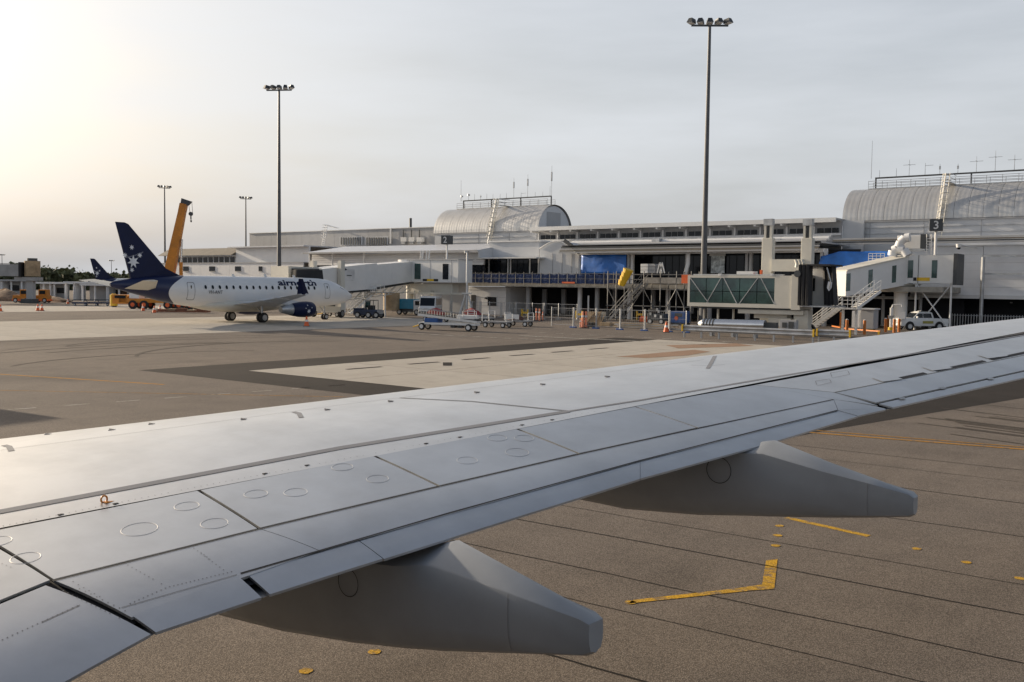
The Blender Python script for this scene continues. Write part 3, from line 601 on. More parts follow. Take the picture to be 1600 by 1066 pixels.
# ------------------------------------------------------------------ light masts
def mast(label, px, top_py, d, hd_yaw, n=5, lampsz=1.0, group='apron floodlight masts'):
    p = PD(px, top_py, d); h = p.z; t = thing('light_mast', label, 'light mast', (p.x, p.y, 0), hd_yaw, group)
    MB().tube((0, 0, 0), (0, 0, h), .36, .16, 12).build('pole', polem, t, world=False); MB().tube((0, 0, 0), (0, 0, .5), .6, .6, 12).build('base', conc, t, world=False)
    L_ = 1.95 * lampsz; MB().box(-L_, L_, -.08, .08, h - .1, h + .08).build('crossbar', dsteel, t, world=False)
    for i in range(n):
        x = -L_ + 2 * L_ * i / (n - 1); a = -.7 + 1.4 * i / (n - 1); ca, sa = math.cos(a), math.sin(a); w_, dpt = .34 * lampsz, .42 * lampsz
        R2 = lambda X_, Y_, Z_: (x + X_ * ca - Y_ * sa, X_ * sa + Y_ * ca, h + Z_)
        l = MB().hexa([R2(-w_, -dpt, .3), R2(w_, -dpt, .3), R2(w_, dpt, .2), R2(-w_, dpt, .2)], [R2(-w_ * .6, -dpt * .5, .75), R2(w_ * .6, -dpt * .5, .75), R2(w_ * .8, dpt, .65), R2(-w_ * .8, dpt, .65)]).build('floodlight', dsteel, t, world=False)
        MB().hexa([R2(-w_ * .85, -dpt * .9, .24), R2(w_ * .85, -dpt * .9, .24), R2(w_ * .85, dpt * .8, .15), R2(-w_ * .85, dpt * .8, .15)], [R2(-w_ * .85, -dpt * .9, .28), R2(w_ * .85, -dpt * .9, .28), R2(w_ * .85, dpt * .8, .19), R2(-w_ * .85, dpt * .8, .19)]).build('lens', lamp, l, world=False)
    return t
mast('tallest floodlight mast, standing behind the glass-walled boarding bridge', 1109, 40, 95, rad(35))
mast('tall floodlight mast rising behind the white airliner fuselage', 436, 141, 95, rad(30))
mast('far floodlight mast left of the crane boom', 257, 294, 165, rad(70), 5, .85)
mast('far floodlight mast beside the end of the low grey terminal block', 384, 311, 190, rad(60), 5, .85)
mast('tiny faint floodlight mast beyond the far blue tail', 174, 408, 420, rad(40), 5, 1.0)
mast('tiny floodlight mast above the leftmost boarding bridge', 3, 399, 330, rad(40), 5, 1.0)

# ------------------------------------------------------------------ terminal
def Rc(par, name, m, x0, y0, x1, y1, D_, th=.1, bevel=0):
    """box on the plane y = D_, read off between two pixels of the facade"""
    pm = (x0 + x1) / 2; return B(par, name, m, X(x0, D_, (y0 + y1) / 2), X(x1, D_, (y0 + y1) / 2), D_, D_ + th, Z(pm, y1, D_), Z(pm, y0, D_), bevel)
def railing(par, x0, x1, y, z, h=1.0, n=12, name='railing', m=steel, rails=3, r=.03):
    b = MB()
    for i in range(rails): b.tube((x0, y, z + h * (i + 1) / rails), (x1, y, z + h * (i + 1) / rails), r, n=5)
    for i in range(n + 1): x = x0 + (x1 - x0) * i / n; b.tube((x, y, z), (x, y, z + h), r, n=5)
    return b.build(name, m, par)
def antenna(par, x, y, z, h, kind=0):
    b = MB().tube((x, y, z), (x, y, z + h), .035, .02, 5)
    if kind == 1: b.tube((x - .7, y, z + h * .7), (x + .7, y, z + h * .7), .02, n=4).tube((x, y - .5, z + h * .7), (x, y + .5, z + h * .7), .02, n=4)
    if kind == 2: b.box(x - .08, x + .08, y - .08, y + .08, z + h * .5, z + h * .8)
    if kind == 3: b.tube((x, y, z + h * .75), (x, y, z + h), .22, .22, 8)
    if kind == 4: b.tube((x, y, z + h * .8), (x + .9, y, z + h * .8), .02, n=4)
    return b.build('antenna', steel, par)
YF, YB = 116.0, 125.0; YC = (YF + YB) / 2
def hall(label, x0, x1, zs, zt, lad, ants, ends):
    t = thing('terminal_hall', label, 'building', ((x0 + x1) / 2, YC, 0), group='barrel vaulted terminal halls')
    B(t, 'front_wall', clad, x0, x1, YF, YF + .2, 3.9, zs - .12); B(t, 'back_wall', clad, x0, x1, YB - .2, YB, 3.9, zs - .12)
    a = [math.pi * i / 28 for i in range(29)]; hr = zt - zs; hw = (YB - YF) / 2
    for nm, xa in (('end_wall', x0), ('end_wall', x1 - .2)):
        MB().prism([(xa, YF + .21, 3.9), (xa, YB - .21, 3.9)] + [(xa, YC + (hw - .21) * math.cos(q), zs + (hr - .2) * math.sin(q)) for q in a], (.2, 0, 0)).build(nm, clad, t)
    n = max(1, round((x1 - x0) / 1.5)); dx = (x1 - x0) / n
    for k in range(n):
        b = MB(); xa, xb = x0 + k * dx - (.25 if k == 0 else 0), x0 + (k + 1) * dx - .03 + (.28 if k == n - 1 else 0); cols = 6
        for i in range(cols + 1):
            x = xa + (xb - xa) * i / cols; g = .008 * (i % 2)
            for q in a: b.v.append(Vector((x, YC + (hw + .05 + g) * math.cos(q), zs + (hr + g) * math.sin(q))))
        for i in range(cols):
            for j in range(28): c = i * 29 + j; b.f.append((c, c + 1, c + 30, c + 29))
        b.build('roof_sheet', vaultm, t)
    B(t, 'gutter', wall_g, x0 - .1, x1 + .1, YF - .12, YF, zs - .22, zs - .05)
    for k in range(int((x1 - x0) / 6)): B(t, 'wall_seam', wall_g, x0 + 3 + k * 6, x0 + 3.06 + k * 6, YF - .03, YF, 10, zs - .25)
    for zz in (zs - .9, zs - 1.6): B(t, 'conduit', steel, x0 + 1, x1 - 1, YF - .08, YF - .02, zz, zz + .05)
    if ends: B(t, 'vent_panel', wall_g, x1, x1 + .05, YC - 2.0, YC + 1.6, zs + .1, zs + hr * .72)
    rx0, rx1 = x0 + 1.6, x1 - .6
    railing(t, rx0, rx1, YC - 1.0, zt - .12, 1.0, int((rx1 - rx0) / 1.6)); railing(t, rx0, rx1, YC + 1.0, zt - .12, 1.0, int((rx1 - rx0) / 1.6))
    B(t, 'walkway', steel, rx0, rx1, YC - 1.05, YC + 1.05, zt - .1, zt + .02)
    B(t, 'cable_tray', dsteel, rx0 + .5, rx1, YC - .1, YC + .1, zt + 1.25, zt + 1.42)
    for k in range(4): x = rx0 + .5 + (rx1 - rx0 - .6) * k / 3; B(t, 'tray_post', dsteel, x, x + .15, YC - .07, YC + .07, zt, zt + 1.3)
    for fx_, h, kd in ants: antenna(t, rx0 + (rx1 - rx0) * fx_, YC, zt + 1.3, h, kd)
    # caged ladder climbing the vault
    xl = lad; A_, C_ = Vector((xl, YF - .8, 10.0)), Vector((xl + .3, YF + .9, zt + 1.0)); d = C_ - A_; b = MB()
    MB().beam(A_, C_, .14, .22).build('ladder_rail', white, t); MB().beam(A_ + Vector((.5, 0, 0)), C_ + Vector((.5, 0, 0)), .06, .12).build('ladder_rail', cream, t)
    for k in range(18): q = A_ + d * ((k + .5) / 18); b.tube(q, q + Vector((.5, 0, 0)), .03, n=4)
    b.build('ladder_rungs', cream, t); b = MB()
    for k in range(9):
        q = A_ + d * (.22 + .095 * k) + Vector((.25, 0, 0)); b.path([q + Vector((.45 * math.cos(w), -.85 * math.sin(w), 0)) for w in [math.pi * s_ / 6 for s_ in range(7)]], .045, 4)
    for w in (.6, 1.57, 2.5): o_ = Vector((.25 + .45 * math.cos(w), -.85 * math.sin(w), 0)); b.tube(A_ + d * .22 + o_, C_ + o_, .035, n=4)
    b.build('ladder_cage', cream, t)
    B(t, 'access_walkway', steel, xl + .2, xl + .9, YF + .9, YC - 1.0, zt - .02, zt + .06)
    for dx_ in (.2, .9): MB().tube((xl + dx_, YF + .9, zt + 1.0), (xl + dx_, YC - 1.0, zt + 1.0), .035, n=4).tube((xl + dx_, YF + .9, zt + .5), (xl + dx_, YC - 1.0, zt + .5), .035, n=4).build('walkway_rail', steel, t)
    return t
zsL = Z(760, 362.5, YF); ztL = Z(800, 323.5, YC)
A1 = [(.0, 3.4, 0), (.01, .9, 3), (.09, 1.1, 3), (.16, 1.1, 0), (.23, .9, 2), (.3, 1.0, 0), (.37, .9, 0), (.45, .9, 0), (.52, .9, 0), (.6, 3.2, 2), (.68, .9, 4), (.75, 3.6, 2), (.83, .8, 0), (.91, .8, 0), (.985, 1.6, 0), (1.0, 4.6, 2)]
hall('grey barrel vaulted hall with roof aerials, above gate sign 2', X(679, YF), X(838, YF), zsL, ztL, X(766, YF), A1, True)
A2 = [(.0, 4.6, 0), (.03, 1.0, 0), (.09, 1.1, 0), (.135, 2.0, 1), (.19, 1.5, 4), (.24, 1.3, 2), (.3, 1.2, 2), (.36, 1.9, 1), (.42, 2.4, 1), (.48, 1.8, 1), (.54, 1.1, 2), (.6, 2.3, 2), (.67, 1.0, 2), (.73, 1.2, 2), (.82, 2, 1)]
hall('large barrel vaulted hall at the right edge, behind gate sign 3', X(1317, YF), -3.0, zsL, ztL, X(1464, YF), A2, False)

# central concourse between the halls
xa, xb = X(838, 115) + .25, X(1317, 115) - .3
ct = thing('concourse_building', 'two-storey grey concourse with clerestory strip and open deck, between the vaulted halls', 'building', ((xa + xb) / 2, 115, 0))
zr = Z(1000, 351.5, 113); B(ct, 'roof', fascia, xa, xb, 113, 124, zr - .1, zr + .12); B(ct, 'roof_fascia', white, xa, xb, 112.8, 113, zr - .38, zr + .15)
B(ct, 'clerestory_wall', wall_g, xa, xb, 115, 115.25, 6.0, zr - .1)
zw1, zw0 = Z(990, 364.3, 115), Z(990, 370.8, 115); nb = 13; bw = (xb - xa) / nb
for i in range(nb):
    for k in range(3):
        x = xa + i * bw + .5 + k * (bw - .7) / 3; w = B(ct, 'clerestory_window', glass, x, x + (bw - .7) / 3 - .14, 114.9, 114.99, zw0, zw1)
    B(ct, 'roof_bracket', white, xa + i * bw, xa + i * bw + .28, 113, 115, zr - .62, zr - .4); B(ct, 'mullion_column', wall_w, xa + i * bw + .02, xa + i * bw + .24, 114.82, 114.99, zw0 - .5, zr - .64)
B(ct, 'sill', wall_w, xa, xb, 114.7, 114.98, zw0 - .32, zw0 - .08)
zd = Z(990, 378.5, 111); zdk_ = 4.6
for k, (yy_, zz, r, m) in enumerate(((111.6, zd + .25, .2, steel), (110.8, zd, .24, wall_w), (110.0, zd - .25, .16, wall_g))): MB().tube((X(890, 111), yy_, zz), (xb, yy_, zz), r, n=10).build('roof_duct', m, ct, smooth=True)
for px in (1024, 1212): Rc(ct, 'duct_box', steel, px - 6, 373, px + 6, 381, 110, .9)
xl_ = X(884, 106)
B(ct, 'end_wall', clad, xb, xb + 2.5, 115.3, 115.5, zdk_, zr - .12)
B(ct, 'lower_roof', roofm, xl_, xb + 1, 105, 115, zd - .75, zd - .6)
for k in range(5): B(ct, 'eave_beam', (fascia, dsteel, wall_g, brown, wall_g)[k], xl_, xb + 1, 105 - .18 * k, 105.1 - .18 * k + .12, zd - .75 - .22 * k, zd - .58 - .22 * k)
zg1 = Z(990, 392, 106); zg0 = Z(990, 397.5, 106); B(ct, 'gutter_beam', wall_w, X(905, 106), xb + 1, 106, 106.5, zg0, zg1)
zdk = Z(930, 443, 104); zdb = Z(930, 449.8, 104)
B(ct, 'deck_slab', conc, X(728, 104), xb + 14, 104, 116, zdb, zdk)
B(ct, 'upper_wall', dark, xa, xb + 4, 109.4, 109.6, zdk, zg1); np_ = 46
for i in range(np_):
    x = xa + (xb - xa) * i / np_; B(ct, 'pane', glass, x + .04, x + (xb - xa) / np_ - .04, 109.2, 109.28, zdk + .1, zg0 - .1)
for px in (905, 981, 987, 1072, 1166, 1172, 1283, 1289):
    x = X(px, 106.6); B(ct, 'column', wall_w if px % 2 else wall_g, x - .16, x + .16, 106.6, 107, zdk, zg1)
for px in (826, 907, 934, 985, 1045, 1110, 1170, 1230, 1290, 1345): MB().tube((X(px, 106), 106, 0), (X(px, 106), 106, zdb), .3, n=12).build('deck_column', wall_w if px % 2 else wall_g, ct, smooth=True)
B(ct, 'ground_floor_shade', dark, X(790, 114), xb + 14, 114, 114.2, 0, zdb)  # near-black sheet, shade under the deck put into its colour
for px in (812, 850, 880, 960, 1020, 1080): Rc(ct, 'inner_pillar', wall_g, px - 3, 452, px + 3, 490, 111, .3)
Rc(ct, 'door_frame', wall_w, 918, 462, 920, 492, 105.2, .1); Rc(ct, 'doorway', dark, 799, 464, 812, 490, 110.6, .1)
# blue debris netting along the deck edge, with scaffold rail
net = thing('deck_netting', 'strip of blue debris netting along the concourse deck edge', 'netting', (X(850, 103.6), 103.6, zdk)); nx = 18; x0, x1 = X(732, 103.6), X(975, 103.6); rn = random.Random(2)
zt_ = Z(850, 427.5, 103.6)
for i in range(nx):
    a_, c_ = x0 + (x1 - x0) * i / nx, x0 + (x1 - x0) * (i + 1) / nx; b = MB(); N = 6
    for q in range(N + 1):
        for s_ in range(5):
            u, v = q / N, s_ / 4; sag = -.12 * math.sin(math.pi * u) * v; b.v.append(Vector((a_ + .02 + (c_ - a_ - .04) * u, 103.55 + rn.uniform(-.012, .012), zdk - .1 + (zt_ - zdk + .1) * v + sag + (rn.uniform(0, .08) if s_ == 0 else 0))))
    for q in range(N):
        for s_ in range(4): k = q * 5 + s_; b.f.append((k, k + 5, k + 6, k + 1))
    o = b.build('net_sheet', meshb, net); o.modifiers.new('s', 'SOLIDIFY').thickness = .01
    MB().tube((a_, 103.45, zdk - .3), (a_, 103.45, zt_ + .2), .03, n=6).build('post', scaf, net)
MB().tube((x0, 103.44, zdk + .55), (x1, 103.44, zdk + .55), .025, n=6).tube((x0, 103.44, zt_), (x1, 103.44, zt_), .025, n=6).build('rail', scaf, net)
Rc(net, 'warning_panel', orange, 878, 440.5, 898, 443, 103.4, .03)
# tarps
def tarpaulin(label, px0, py0, px1, py1, D_, notch):
    x0, x1 = X(px0, D_), X(px1, D_); z1, z0 = Z((px0 + px1) / 2, py0, D_), Z((px0 + px1) / 2, py1, D_); b = MB(); N, M_ = 20, 8; r = random.Random(px0)
    for i in range(N + 1):
        for j in range(M_ + 1):
            u, v = i / N, j / M_; xx = x0 + (x1 - x0) * u + (notch * (1 - v) * (1 - u)); top = z1 - (.5 * max(0, 1 - u * 4) if notch < 0 else 0)
            b.v.append(Vector((xx, D_ - .05 + .07 * math.sin(9 * u + 2 * v) + r.uniform(-.03, .03), z0 + (top - z0) * v - .03 * math.sin(math.pi * 5 * u) * v)))
    for i in range(N):
        for j in range(M_): k = i * (M_ + 1) + j; b.f.append((k, k + M_ + 1, k + M_ + 2, k + 1))
    o = b.build('tarpaulin', tarp, None, smooth=True); o.modifiers.new('s', 'SOLIDIFY').thickness = .015
    return tag(o, label, 'tarpaulin', 'blue tarpaulins hung on the concourse')
tarpaulin('bright blue tarpaulin hung below the eave beside the left vaulted hall', 908, 398.5, 979, 428, 106.2, 0)
tarpaulin('creased blue tarpaulin above the sloping tunnel of the gate 3 bridge', 1282, 393, 1402, 424, 106.2, -.4)
wn = thing('patterned_window', 'pale patterned window panel beside the tallest floodlight mast', 'window', PD(1121, 427, 108.9)); Rc(wn, 'panel', mat('pattern_panel', (.55, .6, .62), .4, var=.6, scale=1.6, dirt=(.08, .11, .13)), 1111, 400, 1132, 427, 108.9, .08); Rc(wn, 'blind', white, 1108.5, 396.5, 1133, 400, 108.8, .15)
for px in (1074, 1076): MB().path([(X(px, 105.5), 105.5, zg0 + .2), (X(px, 105.5), 105.5, zg0 - 1.2), (X(px - 2, 105.5), 105.2, zg0 - 2.4), (X(px - 2, 105.5), 105.2, zdk)], .16, 8).build('downpipe', wall_w, ct)

# low gate lounge with arched end wall, right of gate sign 2
gl = thing('gate_lounge', 'grey gate lounge with dark glazing, awning and arched end wall', 'building', (X(800, 107), 110, zdk))
Rc(gl, 'upper_wall', clad, 764.5, 378, 842, 402, 107.2, 8); Rc(gl, 'awning', white, 745, 402, 838, 404, 104.6, 2.4); Rc(gl, 'roof_edge', white, 762, 376, 844, 378.2, 107, 8.3)
Rc(gl, 'lounge_back', dark, 734, 404, 842, 428, 107.6, .2)
for a, c in ((735, 741), (744, 756), (757, 762), (765, 773), (774, 782), (783, 791), (799, 808), (809, 817), (818, 826), (829, 839)): Rc(gl, 'glass_pane', glass, a, 404, c, 427.5, 107.4, .06)
for a in (742.5, 763.5, 793.5, 797.5, 827.5, 841): Rc(gl, 'mullion', white, a - .8, 403.5, a + .8, 428, 107.3, .12)
x0, x1 = X(843, 106.5), X(904, 106.5); z0, z1 = zdk, Z(845, 389, 106.5); zc_ = Z(872, 377.5, 106.5)
P = [(x0, 106.5, z0), (x1, 106.5, z0)] + [(x1 + (x0 - x1) * i / 14, 106.5, z1 - .9 * (1 - i / 14) + (zc_ - z1 + .45) * math.sin(math.pi * i / 14)) for i in range(15)]
MB().prism(P, (0, 6, 0)).build('arched_wall', clad, gl)
MB().path([(p[0], 106.4, p[2] + .02) for p in P[2:]], .06).build('arch_trim', white, gl)
for px in (863, 878, 893): Rc(gl, 'wall_joint', wall_g, px - .4, 396, px + .4, 427, 106.46, .03)
MB().beam(PD(882, 376, 105.2), PD(906, 394, 105.2), .3, .45).build('roof_brace', dsteel, gl)

# pier with pitched sheet roof behind bridge 2
pr = thing('pier_building', 'long low pier with pitched grey sheet roof behind the gate 2 bridge', 'building', (X(620, 106), 110, 0))
x0, x1 = X(474, 104), X(746, 104); ze = Z(610, 394, 104); zp = ze + 1.35
for k in range(18):
    a_ = x0 + (x1 - x0) * k / 18; c_ = x0 + (x1 - x0) * (k + 1) / 18 - .02; MB().hexa([(a_, 104, ze), (c_, 104, ze), (c_, 113, zp), (a_, 113, zp)], [(a_, 104, ze + .1), (c_, 104, ze + .1), (c_, 113, zp + .1), (a_, 113, zp + .1)]).build('roof_sheet', roofm, pr)
B(pr, 'gutter', wall_g, x0, x1, 103.85, 104, ze - .12, ze + .14)
MB().prism([(x1, 104.1, ze - 1.0), (x1, 113, ze - 1.0), (x1, 113, zp + .05), (x1, 104.1, ze + .02)], (.15, 0, 0)).build('gable_wall', clad, pr)
for k in range(5): B(pr, 'weatherboard', wall_w, x0 + .3, x1, 105.5 - .015 * k, 105.7, ze - .12 - .34 * (k + 1), ze - .15 - .34 * k)
zw = ze - 1.9; B(pr, 'band', white, x0 + .3, x1, 105.3, 105.7, zw, zw + .18); B(pr, 'window_band', dark, x0 + .3, x1, 105.6, 105.8, 4.6, zw)
k = 0; x = x0 + .8
while x < x1 - 2: B(pr, 'window', glass, x, x + 1.7, 105.45, 105.55, 4.8, zw - .05); x += 1.85
for px in (484, 519.6, 568.5, 660, 731): MB().tube((X(px, 104.6), 104.6, 0), (X(px, 104.6), 104.6, ze - .1), .13, n=8).build('post', white, pr)
# white ground floor room beneath
B(pr, 'ground_floor', wall_g, x0, X(730, 108), 108, 108.3, 0, 4.6)
rm = thing('ramp_office', 'white ground-floor office with one small window under the deck', 'building', (X(760, 105), 106, 0)); rx0, rx1 = X(732, 105), X(791, 105)
B(rm, 'wall', wall_w, rx0, rx1, 105, 111, 0, zdb - .05); w = Rc(rm, 'window', glass, 762, 464, 775, 478, 104.9, .08); Rc(rm, 'window_frame', white, 761, 463, 776, 464.2, 104.86, .1); Rc(rm, 'door', dark, 736, 461, 743, 489, 104.93, .05); Rc(rm, 'wall_lamp', dsteel, 757, 465, 759.5, 467.5, 104.7, .3)
for zz in (1.2, 2.4, 3.4): B(rm, 'panel_joint', wall_g, rx0, rx1, 104.97, 105, zz, zz + .03)
# plant block behind
pb = thing('plant_block', 'tall grey plant room block with louvres and roof access ladder', 'building', (X(530, 124), 128, 0)); x0, x1 = X(390, 124), X(679, 124); zt = Z(530, 360.5, 124)
nbp = 22
for k in range(nbp): a_ = x0 + (x1 - x0) * k / nbp; B(pb, 'wall_panel', wall_g, a_, a_ + (x1 - x0) / nbp - .03, 124, 124.2, 3, zt)
B(pb, 'coping', white, x0 - .1, x1, 123.85, 135, zt, zt + .14); B(pb, 'end_wall', clad, x0, x0 + .2, 124.2, 135, 3, zt)
for a, c in ((531, 566), (571, 606)):
    Rc(pb, 'louvre_frame', clad, a, 370, c, 383, 123.8, .1)
    for i in range(9): xx = a + 1 + (c - a - 2) * i / 9; Rc(pb, 'louvre_blade', dsteel, xx, 371, xx + 2.2, 382.5, 123.7, .06)
for px in (630, 642.5, 655):
    ac = Rc(pb, 'condenser', white, px - 4, 371, px + 4, 378, 122.8, .7, .03); Rc(pb, 'condenser_stand', steel, px - 3, 378, px + 3, 381, 122.9, .4)
    Rc(pb, 'pipe', dsteel, px - .6, 359, px + .6, 371, 123.6, .1)
MB().tube(PD(641.5, 356, 126), PD(641.5, 341, 126), .25, n=10).build('flue', dsteel, pb); Rc(pb, 'downpipe', white, 609, 357, 611, 381, 123.7, .15)
b = MB()
for dx_ in (0, .6): b.path([PD(503, 384, 122.5) + Vector((dx_, 0, 0)), PD(508, 352, 123.2) + Vector((dx_, 0, 0)), PD(526, 357, 126) + Vector((dx_, 0, 0))], .06)
for i in range(10): q = PD(503 + .5 * i, 384 - 3.2 * i, 122.6); b.tube(q, q + Vector((.6, 0, 0)), .04, n=4)
for i in range(6):
    q = PD(505 + .6 * i, 372 - 4 * i, 122.6); b.path([q + Vector((.3 + .5 * math.cos(w), -.8 * math.sin(w), 0)) for w in [math.pi * s_ / 5 for s_ in range(6)]], .04, 4)
b.build('ladder', white, pb)
# office block at the left end
ob = thing('office_block', 'long white office block with small square windows behind the airliner', 'building', (X(320, 108), 110, 0)); x0, x1 = X(232, 108), X(474, 108)
zo = Z(340, 411.5, 108); nbp = 16
for k in range(nbp): a_ = x0 + (x1 - x0) * k / nbp; B(ob, 'wall_panel', wall_w, a_, a_ + (x1 - x0) / nbp - .03, 108, 108.2, 0, zo)
B(ob, 'coping', wall_g, x0, x1, 107.9, 112, zo, zo + .12)
for a, c in ((246, 252), (286, 294.5), (326.6, 335.5), (367, 376), (404, 409.5)): w = Rc(ob, 'window', glass, a, 416.4, c, 423.7, 107.93, .06); Rc(ob, 'window_sill', wall_g, a - .4, 423.7, c + .4, 424.4, 107.85, .1)
z1 = Z(300, 388.5, 112); z0 = Z(300, 400, 112); xe = X(375, 112)
MB().hexa([(x0, 110, z0), (xe, 110, z0), (xe, 112.2, z0), (x0, 112.2, z0)], [(x0, 112.6, z1), (xe, 112.6, z1), (xe, 124, z1 + .1), (x0, 124, z1 + .1)]).build('upper_roof', brown, ob)
B(ob, 'clerestory_wall', wall_w, x0, xe, 112.2, 112.4, zo, z0 - .02)
for k in range(14): a_ = x0 + (xe - x0) * k / 14; B(ob, 'clerestory_window', glass, a_ + .3, a_ + (xe - x0) / 14 - .2, 112.1, 112.16, zo + .25, z0 - .3)
xg = X(490, 112); B(ob, 'corner_wall', wall_w, xe + .1, xg, 111, 111.3, zo, z1 - .15); B(ob, 'corner_roof', roofm, xe - .8, xg, 109.8, 124, z1 - .15, z1 + .05); B(ob, 'corner_end', wall_w, xe + .1, xe + .3, 111.3, 124, zo, z1 - .16)
# right-hand clad block
rb = thing('clad_block', 'pale horizontally clad block over a dark undercroft at the right edge', 'building', (-14, 114, 0)); x0, x1 = X(1424, 112), 2.0; zb = Z(1540, 462, 112); zt = Z(1540, 385, 112); n = 6
for k in range(n):
    for a_, c_ in ((x0, X(1535, 112)), (X(1535.8, 112), -11), (-10.95, x1)): B(rb, 'cladding_panel', mat('pale_cladding', (.76, .77, .79), .5, var=.03), a_, c_, 112, 112.15, zb + (zt - zb) * k / n + .02, zb + (zt - zb) * (k + 1) / n)
B(rb, 'roof', roofm, x0, x1, 112, 116, zt + .02, zt + .15); B(rb, 'bottom_beam', white, x0, x1, 111.8, 112.3, zb - .35, zb)
B(rb, 'undercroft', dark, x0 - 20, x1, 117, 117.2, 0, zb); B(rb, 'soffit', dark, x0, x1, 112.3, 117, zb - .1, zb)  # both near-black: the shade below the block is in their colour
for k in range(4): B(rb, 'eave_beam', (wall_g, dsteel, brown, fascia)[k], xb + .2, x1, 110.9 + .2 * k, 111.1 + .2 * k, zt + .35 + .2 * k, zt + .5 + .2 * k)
for px in (1572, 1640): pass
for x in (X(1534, 110), -8.0): MB().tube((x, 110.5, 0), (x, 110.5, zt - 1.2), .2, n=8).build('column', steel, rb)
zz = Z(1570, 400, 110.5); B(rb, 'frame_beam', steel, X(1534, 110.5), x1, 110.4, 110.6, zz - .1, zz + .1); zz = Z(1570, 428, 110.5); B(rb, 'frame_beam', steel, X(1534, 110.5), x1, 110.4, 110.6, zz - .1, zz + .1)
for px in (1345, 1382, 1412, 1440): MB().tube((X(px, 113), 113, 0), (X(px, 113), 113, zb), .2, n=8).build('column', white, rb)
MB().tube((X(1320, 111), 111, zb - .4), (X(1440, 111), 111, zb - .4), .18, n=6).build('undercroft_beam', white, rb)
b = MB()
for k in range(9): Rc(rb, 'undercroft_sign', grey, 1578, 472 + k * 0, 1582, 474, 116, .05) if k == 0 else None

# ------------------------------------------------------------------ boarding bridges
def tunnel(par, name, m, P, Q, w, a, c, bevel=0):
    """box tunnel from P to Q (plan), floor/roof heights a=(z0,z1) at P and c at Q"""
    P, Q = Vector((P[0], P[1], 0)), Vector((Q[0], Q[1], 0)); d = (Q - P).normalized(); n = Vector((-d.y, d.x, 0)) * (w / 2); up = Vector((0, 0, 1))
    return MB().hexa([P - n + up * a[0], P + n + up * a[0], P + n + up * a[1], P - n + up * a[1]], [Q - n + up * c[0], Q + n + up * c[0], Q + n + up * c[1], Q - n + up * c[1]]).build(name, m, par, bevel=bevel)
def sidewin(par, m, P, Q, w, s0, s1, z0, z1, side, name='window', off=.03, a=None, c=None):
    P, Q = Vector((P[0], P[1], 0)), Vector((Q[0], Q[1], 0)); d = (Q - P).normalized(); n = Vector((-d.y, d.x, 0)) * side; A_, C_ = P + (Q - P) * s0, P + (Q - P) * s1
    k0 = n * (w / 2 - .02); k1 = n * (w / 2 + off); f = lambda s_, z: (a + (c - a) * s_ if a is not None else 0) + z
    return MB().hexa([A_ + k0 + Vector((0, 0, f(s0, z0))), C_ + k0 + Vector((0, 0, f(s1, z0))), C_ + k0 + Vector((0, 0, f(s1, z1))), A_ + k0 + Vector((0, 0, f(s0, z1)))],
                     [A_ + k1 + Vector((0, 0, f(s0, z0))), C_ + k1 + Vector((0, 0, f(s1, z0))), C_ + k1 + Vector((0, 0, f(s1, z1))), A_ + k1 + Vector((0, 0, f(s0, z1)))]).build(name, m, par)
def cyl(par, name, m, x, y, z0, z1, r, n=20, smooth=True): return MB().tube((x, y, z0), (x, y, z1), r, n=n).build(name, m, par, smooth=smooth)
def sign_box(num, px, py, D_, post_to, label):
    c = PD(px, py, D_); t = thing('gate_sign', label, 'sign', (c.x, c.y, post_to), rad(12), 'gate number signs'); h = c.z - post_to; w = .62
    MB().box(-w, w, -.55, .55, h - .58, h + .58).build('box', dsteel, t, world=False, bevel=.02)
    for nx_ in (0, 1):
        vs, f = text_verts(num, 1.15, .012, .012); cx = sum(v.x for v in vs) / len(vs)
        b = MB(); b.add([((v.x - cx), -.56 - v.z - .005, h + v.y - .4) if nx_ == 0 else (-w - .01 - v.z, -(v.x - cx), h + v.y - .4) for v in vs], f); b.build('numeral', white, t, world=False)
    MB().tube((0, 0, 0), (0, 0, h - .5), .13, n=8).build('post', white, t, world=False)
    return t
# gate 2
g2 = thing('boarding_bridge', 'grey boarding bridge with gate sign 2, docked to the white airliner', 'boarding bridge', (-93, 98, 0), group='passenger boarding bridges')
R2 = Vector((X(641, 98), 98, 0)); E2 = Vector((X(727, 98), 98, 0)); C2 = Vector((-84.6, 72.6, 0)); M2 = R2 + (C2 - R2) * .45
zf, zr_ = Z(690, 441.5, 96.5), Z(690, 406.5, 96.5)
tunnel(g2, 'fixed_link', white, R2, E2, 2.9, (zf, zr_), (zf, zr_)); tunnel(g2, 'link_roof', fascia, R2, E2 + Vector((.1, 0, 0)), 3.1, (zr_, zr_ + .12), (zr_, zr_ + .12))
sidewin(g2, gglass, R2, E2, 2.9, .22, .33, zf + .4, zr_ - .45, -1); sidewin(g2, glass, R2, E2, 2.9, .73, .83, zf + .4, zr_ - .5, -1)
for k in range(7):
    sidewin(g2, yel2 if k in (2, 3, 4) else black, R2, E2, 2.9, .37 + .04 * k, .41 + .04 * k, zf + .15, zf + .45, -1, 'hazard_panel', .02)
for s_ in (.12, .5, .88): sidewin(g2, wall_g, R2, E2, 2.9, s_, s_ + .008, zf, zr_, -1, 'wall_joint', .015)
cyl(g2, 'rotunda', white, R2.x, R2.y, zf - .15, zr_ + .1, 1.75); cyl(g2, 'rotunda_column', cream, R2.x, R2.y, 0, zf - .15, .55)
z2 = (2.75, 5.5); zm = (zf + (z2[0] - zf) * .45, zr_ + (z2[1] - zr_) * .45 + .1)
